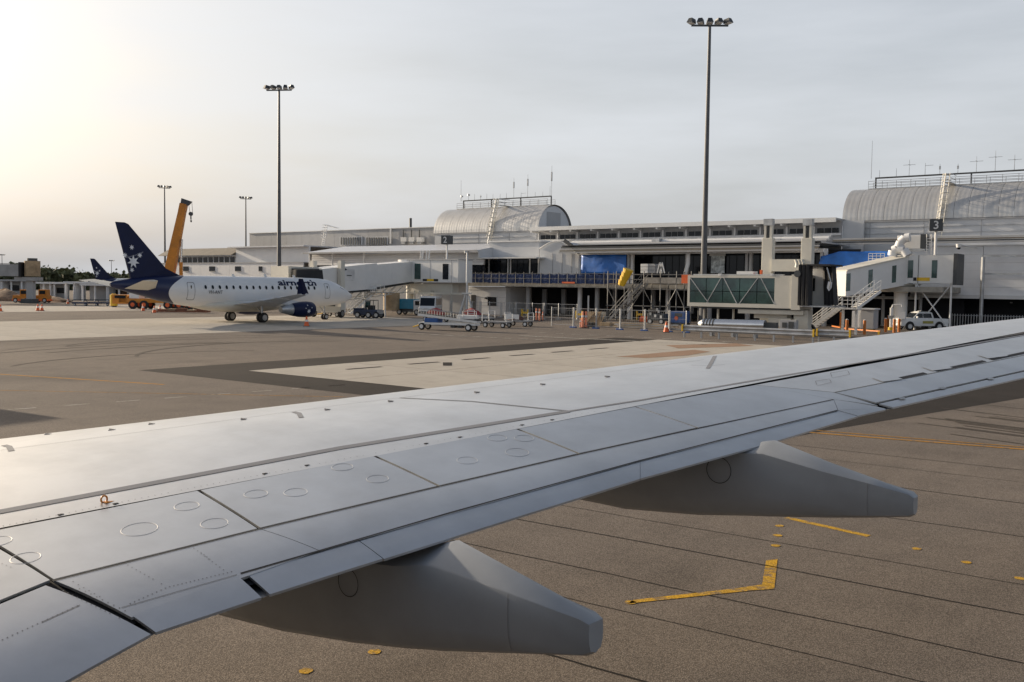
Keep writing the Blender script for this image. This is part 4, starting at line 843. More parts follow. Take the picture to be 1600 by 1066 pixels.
tunnel(g2, 'inner_tunnel', white, R2 + (C2 - R2) * .05, M2 + (C2 - R2) * .1, 2.5, (zf + .1, zr_ - .15), (zm[0] - .2, zm[1] - .3)); tunnel(g2, 'outer_tunnel', white, M2, C2, 2.9, (zm[0] - .2, zm[1] + .05), z2)
for A_, C_, za, zc2, w in ((R2 + (C2 - R2) * .05, M2, zf - .02, zm[0] - .2, 2.56), (M2, C2, zm[0] - .32, z2[0] - .12, 2.95)): tunnel(g2, 'floor_beam', dsteel, A_, C_, w, (za - .12, za), (zc2 - .12, zc2))
d2 = (C2 - R2)                              # lattice under the tunnel
for sd_ in (-1.1, 1.1):
    b = MB(); n_ = Vector((d2.y, -d2.x, 0)).normalized() * sd_
    for k in range(9):
        p_, q_ = R2 + d2 * (.08 + .08 * k), R2 + d2 * (.16 + .08 * k); za, zb_ = zf - .3 - (zf - z2[0]) * (.08 + .08 * k), zf - .3 - (zf - z2[0]) * (.16 + .08 * k)
        b.tube(p_ + n_ + Vector((0, 0, za - .9)), q_ + n_ + Vector((0, 0, zb_ - .9)), .06, n=5).tube(p_ + n_ + Vector((0, 0, za)), q_ + n_ + Vector((0, 0, zb_ - .9)), .05, n=5)
    b.build('under_truss', cream, g2)
cyl(g2, 'cab', cream, C2.x, C2.y, z2[0] - .1, z2[1] + .3, 1.9)
cf2 = Vector((-82.3, 71.6, 0)); b = MB()
for k in range(6):
    q = C2 + (cf2 - C2) * (.2 + .22 * k); zz = 5.7 + .1 * (k % 2) - .06 * k; b.hexa([(q.x - .25, q.y - 2.4, 2.9), (q.x + .12, q.y - 2.4, 2.9), (q.x + .12, q.y + 2.0, 2.9), (q.x - .25, q.y + 2.0, 2.9)], [(q.x - .25, q.y - 2.1, zz), (q.x + .12, q.y - 2.1, zz - .05), (q.x + .12, q.y + 1.6, zz), (q.x - .25, q.y + 1.6, zz)])
b.build('docking_canopy', black, g2, bevel=.06)
tunnel(g2, 'cab_hood', cream, C2 - Vector((0, 3.2, 0)), C2 + Vector((0, 1.6, 0)), 3.0, (z2[0] + .5, z2[1] + .35), (z2[0] + .5, z2[1] + .2))
for s_ in (.62, .8):
    q = R2 + d2 * s_; n_ = Vector((d2.y, -d2.x, 0)).normalized() * 1.9
    if s_ > .7:
        for sd_ in (-1, 1): MB().box(q.x + n_.x * sd_ - .3, q.x + n_.x * sd_ + .3, q.y + n_.y * sd_ - .3, q.y + n_.y * sd_ + .3, .9, 6.7).build('lift_column', cream, g2)
        for sd_ in (-1, 1): wheel(g2, (q.x + n_.x * sd_, q.y + n_.y * sd_, .5), .5, .4, (d2.y, -d2.x, 0))
        tunnel(g2, 'bogie', cream, q - n_ * 1.1, q + n_ * 1.1, .9, (.7, 1.3), (.7, 1.3))
for px in (655, 658, 664, 668): MB().tube((X(px, 97), 97.2, zr_), (X(px + 1.5, 97), 97.2, zr_ + 1.3), .1, n=6).build('roof_pipe', white, g2)
# logo board on the tunnel side
nn = Vector((-(C2 - R2).y, (C2 - R2).x, 0)).normalized(); sgn = 1 if nn.dot(-R2) > 0 else -1
lo = thing('logo_board', 'pale board with dark swoosh logo on the tunnel above the airliner nose', 'sign', C2 + (R2 - C2) * .32 + Vector((0, 0, 4.2)))
sidewin(lo, mat('board', (.6, .6, .6), .5), M2, C2, 2.9, .38, .62, 4.35, 5.75, sgn, 'board', .05)
d_ = (C2 - M2).normalized(); o_ = M2 + (C2 - M2) * .5 + nn * sgn * 1.52; b = MB()
arc = [(-.9 * math.cos(t * 2.2), .25 + .42 * math.sin(t * 2.2)) for t in [i / 12 for i in range(13)]]
sg = -1
for i, (u, v) in enumerate(arc):
    w = .03 + .1 * math.sin(math.pi * i / 12); q = o_ + d_ * sg * (u * .55 - .35) + Vector((0, 0, 5.05)); b.v += [q + Vector((0, 0, v - w)), q + Vector((0, 0, v + w))]
for i in range(12): b.f.append((2 * i, 2 * i + 2, 2 * i + 3, 2 * i + 1))
b.build('swoosh', navy, lo)
q = o_ + d_ * sg * -.1 + Vector((0, 0, 4.95)); MB().hexa([q, q + d_ * sg * 1.1, q + d_ * sg * 1.1 + Vector((0, 0, .1)), q + Vector((0, 0, .1))], [v + nn * sgn * .01 for v in (q, q + d_ * sg * 1.1, q + d_ * sg * 1.1 + Vector((0, 0, .1)), q + Vector((0, 0, .1)))]).build('caption_line', dsteel, lo)
# service stair beside gate 2 bridge
def stair(label, A_, C_, w, name='access_stair', m=white, n=12, rail=True, group=None):
    A_, C_ = Vector(A_), Vector(C_); d = C_ - A_; pl = Vector((d.x, d.y, 0)).normalized(); nrm = Vector((-pl.y, pl.x, 0)) * (w / 2); t = thing(name, label, 'stairs', A_, group=group)
    for s_ in (-1, 1): MB().beam(A_ + nrm * s_, C_ + nrm * s_, .06, .25).build('stringer', m, t)
    for i in range(n): q = A_ + d * ((i + .5) / n); MB().hexa([q - nrm - pl * .13, q + nrm - pl * .13, q + nrm + pl * .13, q - nrm + pl * .13], [v + Vector((0, 0, .04)) for v in (q - nrm - pl * .13, q + nrm - pl * .13, q + nrm + pl * .13, q - nrm + pl * .13)]).build('tread', steel if m is not scaf else scaf, t)
    if rail:
        for s_ in (-1, 1):
            b = MB()
            for h in (.5, 1.0): b.tube(A_ + nrm * s_ + Vector((0, 0, h)), C_ + nrm * s_ + Vector((0, 0, h)), .03, n=6)
            for i in range(7): q = A_ + d * (i / 6) + nrm * s_; b.tube(q, q + Vector((0, 0, 1.0)), .025, n=5)
            b.build('handrail', m, t)
    return t
a_ = PD(556, 490, 84); stair('white service stair rising right to the gate 2 bridge tunnel', (PD(545, 486, 83).x, 83, .3), (PD(583, 455, 86).x, 86, 2.9), 1.0)
pl2 = thing('stair_platform', 'white steel stair platform under the gate 2 tunnel', 'platform', (PD(580, 470, 86).x, 86, 0)); xx = PD(590, 470, 86).x
B(pl2, 'deck', steel, xx - 1.6, xx + 2.0, 85.2, 87, 2.9, 3.0); railing(pl2, xx - 1.6, xx + 2.0, 85.2, 3.0, 1.0, 5, m=white)
for x in (xx - 1.5, xx + 1.9): MB().tube((x, 85.4, 0), (x, 85.4, 2.9), .08).build('post', white, pl2)
cyl(thing('storage_drum', 'tall ribbed metal drum under the gate 2 bridge', 'tank', (X(612, 92), 92, 0)), 'shell', timber, X(612, 92), 92, .6, 2.9, 1.1)
# low service deck of link 2
sd2 = thing('service_gantry', 'cream service gantry on posts under the gate 2 fixed link', 'gantry', (X(680, 97), 97, 0)); Rc(sd2, 'panel', cream, 640, 444, 707, 457, 97.5, 1.2); Rc(sd2, 'lower_beam', cream, 636, 457, 722, 460, 97, .4)
for px in (648, 656, 673, 676, 706): MB().tube((X(px, 97.3), 97.3, 0), (X(px, 97.3), 97.3, 3.2), .13).build('post', cream, sd2)
MB().beam(PD(644, 487, 97), PD(658, 459, 97), .18).build('brace', white, sd2)
lt = thing('lattice_mast', 'slim white lattice-footed mast at the right end of the gate 2 bridge', 'mast', (X(730, 96), 96, 0)); p_ = PD(730, 395, 96); MB().tube((p_.x, 96, 0), (p_.x, 96, p_.z), .12).build('pole', white, lt)
for dx_, dy_ in ((-1.1, 0), (1.1, 0), (.5, 1), (-.5, -1)): MB().tube((p_.x + dx_, 96 + dy_, 0), (p_.x + dx_ * .15, 96 + dy_ * .15, 3), .07).build('leg', white, lt)
MB().box(p_.x - .6, p_.x + .6, 95.7, 96.3, 2.9, 3.05).build('foot_frame', white, lt)
sign_box('2', 698.5, 375, 98, zr_ + .12, 'black gate sign reading 2 on a white post above the bridge')
# gate 3
g3 = thing('boarding_bridge', 'grey boarding bridge with gate sign 3 and sloping tunnel, at right', 'boarding bridge', (-27, 106, 0), group='passenger boarding bridges')
D3 = 104.5; R3 = Vector((X(1434, D3 + 1.4), D3 + 1.4, 0)); E3 = Vector((X(1495, D3 + 1.4), D3 + 1.4, 0)); z0, z1 = Z(1460, 443, D3), Z(1460, 399, D3); L3 = Vector((X(1305, 97), 97.5, 0))
tunnel(g3, 'fixed_link', white, R3 - Vector((1.4, 0, 0)), E3, 2.8, (z0, z1), (z0, z1)); tunnel(g3, 'end_seal', dsteel, E3, E3 + Vector((.35, 0, 0)), 3.1, (z0 - .15, z1 + .15), (z0 - .15, z1 + .15))
A3 = R3 - Vector((1.4, 0, 0)); aL, cL = (z0 - .05, z1 - .05), (Z(1307, 463, 97), Z(1307, 424, 97))
tunnel(g3, 'sloping_tunnel', white, A3, L3, 2.6, aL, cL); tunnel(g3, 'tunnel_roof', cream, A3, L3, 2.8, (aL[1], aL[1] + .15), (cL[1], cL[1] + .15))
n3 = Vector((-(L3 - A3).y, (L3 - A3).x, 0)); s3 = 1 if n3.y < 0 else -1
for s0 in (.27, .62, .94): sidewin(g3, gglass, A3, L3, 2.6, s0, s0 + .06, .5, 2.25, s3, a=aL[0], c=cL[0])
for s0 in (.15, .6): sidewin(g3, gglass, A3, E3, 2.8, s0, s0 + .1, z0 + .55, z1 - .5, -1)
sidewin(g3, yel2, A3, E3, 2.8, .33, .57, z0 + .25, z0 + .6, -1, 'hazard_panel'); sidewin(g3, black, A3, E3, 2.8, .26, .32, z0 + .25, z0 + .6, -1, 'hazard_panel')
sidewin(g3, dsteel, A3, E3, 2.8, .345, .355, z0, z1, -1, 'wall_joint')
cyl(g3, 'rotunda_column', wall_w, R3.x - 1.6, R3.y, 0, z0 - .4, .7); MB().loft([[(R3.x - 1.6 + r * math.cos(t), R3.y + r * math.sin(t), z) for t in (2 * math.pi * i / 16 for i in range(16))] for z, r in ((z0 - 1, .7), (z0 - .1, 2.0))]).build('column_head', cream, g3, smooth=True)
for x in (R3.x + .2, E3.x - .2): MB().tube((x, R3.y - 1.2, 0), (x, R3.y - 1.2, z0), .1).build('link_post', white, g3)
MB().tube((R3.x + .2, R3.y - 1.2, z0), (E3.x - .2, R3.y - 1.2, .1), .07).tube((R3.x + .2, R3.y - 1.15, .1), (E3.x - .2, R3.y - 1.05, z0), .07).build('cross_brace', white, g3)
ac = thing('air_unit', 'white rooftop air unit with silver bent ducts on the gate 3 bridge', 'air conditioner', (R3.x - .8, R3.y, z1))
Rc(ac, 'cabinet', white, 1402, 368, 1440, 389, 105.6, 1.6, .05); Rc(ac, 'grille', dsteel, 1438, 366, 1447, 388, 105.4, 1.2); Rc(ac, 'stand', steel, 1405, 389, 1445, 392, 105.4, 1.5)
c1 = PD(1412, 380, 104.6)
for q0, pts in ((.45, [(1404, 386), (1407, 378), (1414, 372), (1422, 371)]), (.5, [(1394, 400), (1396, 392), (1402, 389), (1412, 391), (1418, 400)])):
    b = MB()
    for (p0, p1), (p2, p3) in zip(pts[:-1], pts[1:]): b.tube(PD(p0, p1, 104.6), PD(p2, p3, 104.6), q0, n=12)
    b.build('duct', wall_w, ac, smooth=True)
railing(ac, X(1355, 104), X(1380, 104), 104.3, Z(1367, 408, 104), .8, 4, m=white); b = MB()
for dx_ in (0, .45): b.tube(PD(1448, 400, 104.6) + Vector((dx_, 0, 0)), PD(1448, 366, 104.6) + Vector((dx_, 0, 0)), .04)
for i in range(8): q = PD(1448, 399 - 4.3 * i, 104.6); b.tube(q, q + Vector((.45, 0, 0)), .03, n=4)
b.build('ladder', white, ac)
sign_box('3', 1463, 352, 104, z1, 'black gate sign reading 3 on a white post above the sloping bridge')
# glass-walled bridge
gb = thing('boarding_bridge', 'cream boarding bridge with green glass tunnel and open black-hooded cab', 'boarding bridge', (-34, 82, 0), group='passenger boarding bridges')
y0, y1 = 80.0, 83.0; x0, xg, x1 = X(1075, 80), X(1211, 80), X(1238, 80); zb, zt = Z(1140, 480, 80), Z(1140, 430.5, 80); wz0, wz1 = Z(1140, 474, 80), Z(1140, 434, 80)
B(gb, 'roof', cream, x0, x1, y0, y1, zt - .22, zt); B(gb, 'floor', cream, x0, x1, y0, y1, zb, wz0); B(gb, 'end_panel', cream, xg, x1, y0, y1, wz0, zt - .22); B(gb, 'end_frame', cream, x0, x0 + .22, y0, y1, wz0, zt - .22)
B(gb, 'back_wall', mat('tunnel_inner', (.1, .2, .18), .5), x0 + .22, xg, y1 - .1, y1, wz0, zt - .22)
n = 5
for k in range(n):
    a_, c_ = x0 + .22 + (xg - x0 - .22) * k / n, x0 + .22 + (xg - x0 - .22) * (k + 1) / n
    for z_0, z_1 in ((wz0, (wz0 * .55 + wz1 * .45)), ((wz0 * .55 + wz1 * .45) + .03, wz1)): B(gb, 'glass_pane', gglass, a_ + .03, c_ - .03, y0 + .05, y0 + .1, z_0 + .02, z_1)
for k, (a, c) in enumerate(((0, .24), (.37, .22), (.4, .57), (.79, .6), (.82, .99))):
    xa_, xc_ = x0 + .22 + (xg - x0) * a, x0 + .22 + (xg - x0) * c - .1; MB().beam((xa_, y0 + .02, wz1), (xc_, y0 + .02, wz0), .07).build('diagonal_brace', steel, gb)
B(gb, 'roof_cable_tray', steel, x0 + .3, x1 - 1, y0 + .5, y0 + .9, zt + .02, zt + .12); Rc(gb, 'roof_unit', white, 1151, 424, 1177, 430, 80.8, 1)
Rc(gb, 'beacon', orange, 1187, 422, 1190, 429, 80.6, .25)
for px in (1124, 1205): Rc(gb, 'roof_lamp', white, px - 2, 427.5, px + 2, 431, 79.95, .3)
xc, xe = x1, X(1305, 80); 
B(gb, 'cab_corner', cream, xc, X(1252, 80), y0 - .1, y1, zb - .1, zt + .1)
zc0, zc1 = Z(1280, 478, 80), Z(1280, 413, 80)
B(gb, 'cab_back', white, X(1262, 83), X(1300, 83), y1, y1 + .1, zc0, zc1); B(gb, 'cab_floor', steel, X(1252, 80), xe, y0 - .2, y1, zc0 - .12, zc0); B(gb, 'cab_roof', black, X(1250, 80), xe - .4, y0 - .2, y1 + .1, zc1 - .15, zc1)
b = MB()
for k in range(5):
    x = X(1251 + 3.2 * k, 80); b.hexa([(x, y0 - .5 + .12 * (k % 2), zc0), (x + .16, y0 - .5, zc0), (x + .16, y0 + .6, zc0), (x, y0 + .6, zc0)], [(x - .05, y0 - .35 + .12 * (k % 2), zc1 - .05), (x + .12, y0 - .3, zc1 - .05), (x + .12, y0 + .6, zc1), (x - .05, y0 + .6, zc1)])
b.build('bellows', black, gb)
b = MB(); 
for k in range(5):
    x = X(1290 + 3.0 * k, 82); b.hexa([(x, y0 + 1.9, zc0 + .05), (x + .2, y0 + 1.8 + .12 * (k % 2), zc0 + .05), (x + .2, y1, zc0 + .05), (x, y1, zc0 + .05)], [(x - .25, y0 + 2.0, zc1 - .1), (x - .1, y0 + 1.9, zc1 - .1), (x - .1, y1, zc1 - .1), (x - .25, y1, zc1 - .1)])
b.build('bellows', black, gb)
Rc(gb, 'cab_window', glass, 1266, 435, 1273, 455, 82.9, .08); Rc(gb, 'cab_lamp', lamp, 1262, 417, 1277, 420, 80.6, .2); MB().path([PD(1292, 418, 80.1), PD(1298, 440, 80.1), PD(1296, 452, 80.1)], .06).build('cab_cable', steel, gb); MB().prism([PD(a_, c_, 80.1) for a_, c_ in ((1294, 440), (1300, 441), (1299, 450), (1295, 455), (1292, 450))], (0, .06, 0)).build('control_pendant', silver, gb)
for pxc, D_ in ((1197.5, 83.6), (1259, 83.6)):
    x = X(pxc, D_); ztp = Z(pxc, 342, D_); zm_ = Z(pxc, 372, D_)
    lc = B(gb, 'lift_column', cream, x - .5, x + .5, D_, D_ + .7, .9, zm_, .04); B(gb, 'column_cap', steel, x - .42, x + .42, D_ + .05, D_ + .6, ztp - .6, ztp)
    for dx_ in (-.27, .27): B(gb, 'column_rail', cream, x + dx_ - .1, x + dx_ + .1, D_ + .1, D_ + .5, zm_, ztp - .55)
    B(gb, 'column_slot', dsteel, x - .13, x + .13, D_ + .25, D_ + .4, zm_, ztp - .55)
    wheel(gb, (x - .55, D_, .5), .5, .35, (0, 1, 0)); wheel(gb, (x + .55, D_, .5), .5, .35, (0, 1, 0))
B(gb, 'lift_crosshead', cream, X(1203, 83), X(1252, 83), 83.3, 84.2, Z(1228, 424, 83), Z(1228, 405, 83))
for px in (1243, 1248, 1253): MB().path([PD(px, 406, 82), PD(px + 2, 412, 82), PD(px + 1, 418, 82)], .13).build('hose', cream, gb)
b = PD(1248, 428, 79.9); MB().tube(b, b + Vector((0, -.35, 0)), .3, n=10).build('signal_lamp', dsteel, gb)
Rc(gb, 'under_frame', cream, 1153, 484, 1255, 491, 80.3, 2.2); Rc(gb, 'drive_beam', cream, 1178, 491, 1230, 498, 81, 1); Rc(gb, 'drive_housing', cream, 1200, 497, 1236, 511, 80.8, 1.3, .05); Rc(gb, 'rear_leg', cream, 1240, 485, 1262, 520, 80.6, .9); Rc(gb, 'under_tray', dsteel, 1092, 481, 1250, 483.5, 80.2, 2.4)
for px in (1099, 1121, 1145): Rc(gb, 'tunnel_prop', cream, px - 1, 483, px + 1, 512, 81, .2)
Rc(gb, 'control_cabinet', wall_g, 1218, 500, 1244, 518, 78.6, .5, .02); Rc(gb, 'gauge', dsteel, 1222, 504, 1229, 512, 78.55, .04); Rc(gb, 'gauge', dsteel, 1232, 503, 1240, 514, 78.55, .04)
# leftmost far bridge
lbp = G(45, 474); gl_ = thing('boarding_bridge', 'distant boarding bridge with round head at the left edge', 'boarding bridge', lbp, rad(YAW), 'passenger boarding bridges'); dp = depth_of(lbp)
def LB(px, py): q = gl_.matrix_basis.inverted() @ PC(px, py, dp); return q.x, q.z
def lbx(name, m, x0, y0, x1, y1, t0=-1.3, t1=1.3): a, b_ = LB(x0, y0), LB(x1, y1); return MB().box(a[0], b_[0], t0, t1, b_[1], a[1]).build(name, m, gl_, world=False)
lbx('tunnel', grey, -80, 412, 37, 432); lbx('tunnel_roof', dsteel, -80, 411, 37, 412.2, -1.4, 1.4); lbx('bellows', black, 37, 410, 40, 433, -1.4, 1.4)
a, b_ = LB(52, 432), LB(52, 408); MB().tube((a[0], 0, a[1]), (a[0], 0, b_[1]), 1.25, n=20).build('rotunda', timber, gl_, world=False, smooth=True); MB().tube((a[0], 0, b_[1]), (a[0], 0, b_[1] + .45), .8, n=16).build('cap', dsteel, gl_, world=False)
lbx('column', wall_g, 44, 438, 54, 468, -.5, .5); lbx('cross_beam', grey, 28, 433, 64, 439, -1, 1); lbx('bogie', dsteel, 38, 467, 55, 474, -1.2, 1.2)

# ------------------------------------------------------------------ ground equipment
def loc(name, label, cat, px, py, rz=0, group=None): return thing(name, label, cat, G(px, py), rz, group)
def bx(par, name, m, *a, bev=0): return MB().box(*a).build(name, m, par, world=False, bevel=bev)
def bm(par, name, m, p, q, w, h=None): return MB().beam(p, q, w, h).build(name, m, par, world=False)
def tb(par, name, m, p, q, r, r2=None, n=10): return MB().tube(p, q, r, r2, n).build(name, m, par, world=False, smooth=n > 8)
def wl(par, x, y, r, w=.2, hub=None, ax=(0, 1, 0)):
    o = wheel(None, (0, 0, 0), r, w, ax, hub=hub); o.parent = par; o.location = (x, y, r); return o
# belt loader in front of the gate 2 bridge
t = loc('belt_loader', 'white towed belt loader with inclined black belt, nearest vehicle on the apron', 'belt loader', 703, 516.5, rad(14))
bx(t, 'chassis', white, -2.9, 2.7, -.5, .5, .5, .68); bx(t, 'fuel_box', blue, -2.3, -1.0, -.52, .52, .68, 1.05, bev=.03); bm(t, 'belt_frame', white, (-3.0, 0, 1.35), (2.8, 0, .82), .9, .2); bm(t, 'belt', black, (-3.05, 0, 1.48), (2.85, 0, .95), .7, .07)
for x, y in ((-2.5, -.6), (-2.5, .6), (2.1, -.6), (2.1, .6)): wl(t, x, y, .32, .18, white)
bx(t, 'engine_cover', white, .9, 2.6, -.45, .45, 1.05, 1.4, bev=.05); tb(t, 'tow_bar', yel2, (-2.9, 0, .45), (-3.7, 0, .22), .05)
for y in (-.5, .5):
    b = MB().tube((-2.9, y, 1.9), (1.2, y, 1.5), .025, n=5)
    for i in range(16): x = -2.9 + i * .27; b.tube((x, y, 1.4 - .09 * (x + 2.9)), (x, y, 1.9 - .097 * (x + 2.9)), .015, n=4)
    b.build('side_rail', steel, t, world=False)
MB().path([(1.5, -.5, 1.1), (1.5, -.5, 1.75), (2.8, -.5, 1.75), (2.8, -.5, 1.1)], .03).build('guard_frame', white, t, world=False)
for x in (.2, .9): bx(t, 'jack', dsteel, x, x + .4, -.3, .3, .25, .5)
# baggage carts
def cart(label, px, py, rz, load):
    t = loc('baggage_cart', label, 'baggage cart', px, py, rz, 'open baggage carts')
    bx(t, 'deck', grey, -1.3, 1.3, -.7, .7, .5, .62)
    for x, y in ((-.95, -.65), (-.95, .65), (.95, -.65), (.95, .65)): wl(t, x, y, .26, .14, white)
    for x in (-1.28, 1.28): MB().path([(x, -.68, .6), (x, -.68, 1.35), (x, .68, 1.35), (x, .68, .6)], .035).tube((x, -.68, .98), (x, .68, .98), .025).build('end_frame', white, t, world=False)
    if load: bx(t, 'side_panel', white, -1.25, .3, -.72, -.68, .7, 1.2)
    tb(t, 'drawbar', dsteel, (-1.3, 0, .5), (-2.2, 0, .3), .04); return t
cart('empty black baggage cart just right of the belt loader', 777, 512, rad(10), 0); cart('white-railed baggage cart loaded with a brown hump, before the fence', 811, 510, rad(12), 1)
cart('half-hidden baggage cart behind the belt loader', 752, 505, rad(8), 0)
def lump(name, label, cat, px, py, sx, sy, sz, m, z=0, seed=1):
    r = random.Random(seed); c = G(px, py); b = MB(); rings = []
    for i in range(6):
        f = i / 5; rr_ = math.cos(f * math.pi / 2) ** .7 + .02; rings.append([(c.x + sx * rr_ * math.cos(a) * r.uniform(.8, 1.15), c.y + sy * rr_ * math.sin(a) * r.uniform(.8, 1.15), z + sz * f * r.uniform(.92, 1.08)) for a in (2 * math.pi * k / 12 for k in range(12))])
    return tag(b.loft(rings).build(name, m, None, smooth=True), label, cat)
c = G(806, 510); lump('covered_load', 'brown heap of baggage on the white-railed cart', 'baggage', 806, 510, .95, .5, .55, mat('brown_load', (.1, .05, .04), .9), .63, 4)
for k, (px, py, z, lab) in enumerate([(681, 500, .0, 'dark red tarp heap on the trailer beside the white bus'), (737, 500, .0, 'dark red tarp heap beside the lattice mast')]):
    p_ = G(px, 503); tr = thing('flat_trailer', ['flat trailer carrying a red heap, behind the belt loader', 'flat trailer carrying a red heap, near the lattice mast'][k], 'trailer', p_, 0); bx(tr, 'bed', grey, -1.6, 1.6, -.7, .7, .6, .75)
    for x in (-1, 1): wl(tr, x, -.6, .3, .16, white); wl(tr, x, .6, .3, .16, white)
    lump('red_load', lab, 'load', px, 503, 1.3, .55, .75, red, .76, k + 9)
# blue tow tug
t = loc('tow_tug', 'dark blue open tow tug right of the airliner nose', 'tug', 575, 497, rad(20))
bx(t, 'body', mat('tug_blue', (.02, .035, .075), .45), -1.6, 1.5, -.75, .75, .35, 1.0, bev=.08); bx(t, 'hood', mat('tug_blue', (0, 0, 0)), -1.6, -.4, -.7, .7, 1.0, 1.15, bev=.05); bx(t, 'seat', black, .2, .7, -.5, .5, 1.0, 1.5); bx(t, 'rear_deck', grey, .9, 1.7, -.7, .7, .5, .95)
MB().path([(-.1, -.65, 1.0), (0, -.65, 2.1), (1.0, -.65, 2.1), (1.0, -.65, .9)], .04).path([(-.1, .65, 1.0), (0, .65, 2.1), (1.0, .65, 2.1), (1.0, .65, .9)], .04).tube((0, -.65, 2.1), (0, .65, 2.1), .04).tube((1, -.65, 2.1), (1, .65, 2.1), .04).build('cab_frame', dsteel, t, world=False); bx(t, 'windscreen', gglass, -.08, -.05, -.6, .6, 1.2, 2.0)
for x in (-1.0, .4, 1.4): wl(t, x, -.7, .38, .25); wl(t, x, .7, .38, .25)
# ground power unit near the nose
t = loc('ground_power_unit', 'white ground power unit on wheels beneath the airliner nose', 'power unit', 521, 495, rad(15)); bx(t, 'housing', white, -1.3, 1.3, -.7, .7, .5, 1.7, bev=.04); bx(t, 'grille', dsteel, -.6, .7, -.73, -.69, .7, 1.55)
for x in (-.9, .9): wl(t, x, -.62, .28, .18, white); wl(t, x, .62, .28, .18, white)
tb(t, 'tow_bar', yel2, (-1.3, 0, .45), (-2.3, 0, .25), .04)
# vehicles behind
def van(name, label, cat, px, py, rz, L_, w, h, m, cabm=None, boxm=None):
    t = loc(name, label, cat, px, py, rz); hw = w / 2
    prof = [(-L_ / 2, .4), (-L_ / 2, 1.0), (-L_ / 2 + .35, h * .55), (-L_ / 2 + .75, h), (L_ / 2, h), (L_ / 2, .4)]
    MB().prism([(x, -hw, z) for x, z in prof][::-1], (0, w, 0)).build('body', m, t, world=False, bevel=.08)
    MB().hexa([(-L_ / 2 + .28, -hw + .12, h * .52), (-L_ / 2 + .28, hw - .12, h * .52), (-L_ / 2 + .68, hw - .12, h * .93), (-L_ / 2 + .68, -hw + .12, h * .93)], [(-L_ / 2 + .36, -hw + .12, h * .5), (-L_ / 2 + .36, hw - .12, h * .5), (-L_ / 2 + .78, hw - .12, h * .9), (-L_ / 2 + .78, -hw + .12, h * .9)]).build('windscreen', glass, t, world=False)
    n = max(1, int((L_ - 1.2) / 1.1))
    for i in range(n):
        for y in (-hw - .01, hw - .01): bx(t, 'side_window', glass, -L_ / 2 + .95 + i * 1.1, -L_ / 2 + 1.9 + i * 1.1, y, y + .02, h * .55, h * .9)
    for x in (-L_ / 2 + .9, L_ / 2 - .8):
        for y in (-hw + .1, hw - .1): wl(t, x, y, .42, .25)
    for y in (-hw + .3, hw - .3): bx(t, 'headlight', lamp, -L_ / 2 - .03, -L_ / 2 + .03, y - .18, y + .18, .75, .95)
    bx(t, 'bumper', dsteel, -L_ / 2 - .08, -L_ / 2 + .1, -hw + .05, hw - .05, .35, .6); return t
van('minibus', 'small white bus facing the apron left of the red heaps', 'bus', 673, 493, rad(122), 6, 2.1, 2.5, white)
t = loc('service_truck', 'small truck with teal cargo box, left of the white bus', 'truck', 641, 492, rad(15)); bx(t, 'cargo_box', teal, -1.6, .9, -.9, .9, .8, 2.1, bev=.04); bx(t, 'cab', white, .9, 2.1, -.9, .9, .5, 2.0, bev=.1); bx(t, 'cab_window', glass, 1.2, 1.9, -.93, .93, 1.3, 1.85); bx(t, 'chassis', dsteel, -1.6, 2.0, -.7, .7, .4, .8); bx(t, 'front_unit', white, -2.4, -1.6, -.8, .8, .4, 1.9, bev=.05)
for x in (-1.2, 1.4): wl(t, x, -.8, .4, .22); wl(t, x, .8, .4, .22)
# cones
cone0 = thing('traffic_cone', 'x', 'cone', (0, 0, 0), group='traffic cones'); MB().loft([[(r * math.cos(t_), r * math.sin(t_), z) for t_ in (2 * math.pi * i / 12 for i in range(12))] for z, r in ((.04, .2), (.35, .13))]).loft([[(r * math.cos(t_), r * math.sin(t_), z) for t_ in (2 * math.pi * i / 12 for i in range(12))] for z, r in ((.5, .1), (.75, .04))]).build('cone_body', orange, cone0, world=False, smooth=True)
MB().loft([[(r * math.cos(t_), r * math.sin(t_), z) for t_ in (2 * math.pi * i / 12 for i in range(12))] for z, r in ((.35, .132), (.5, .102))]).build('reflective_band', white, cone0, world=False); MB().box(-.22, .22, -.22, .22, 0, .04).build('foot', black, cone0, world=False)
CN = [(479, 510, 'orange cone in front of the airliner engine', 1.25), (1041, 519.5, 'orange cone at the left end of the guard rail', 1.3), (59, 486, 'left cone of the close pair on the far left apron', 1.2), (65.5, 486, 'right cone of the close pair on the far left apron', 1.2), (0.5, 487, 'cone cut by the left picture edge', 1.2), (223.5, 486, 'cone under the airliner tail, leftmost of three', 1.2), (241, 489, 'cone under the airliner tail, middle of three', 1.2), (250, 487, 'cone under the airliner tail, rightmost of three', 1.2), (106, 475, 'lone far cone before the low white sheds', 1.1), (668, 507, 'cone at the belt loader tow bar', .7)]
for i, (px, py, lab, sc) in enumerate(CN): o = cone0 if i == 0 else copy_tree(cone0); place(o, G(px, py), RND.uniform(0, 3), lab, sc)
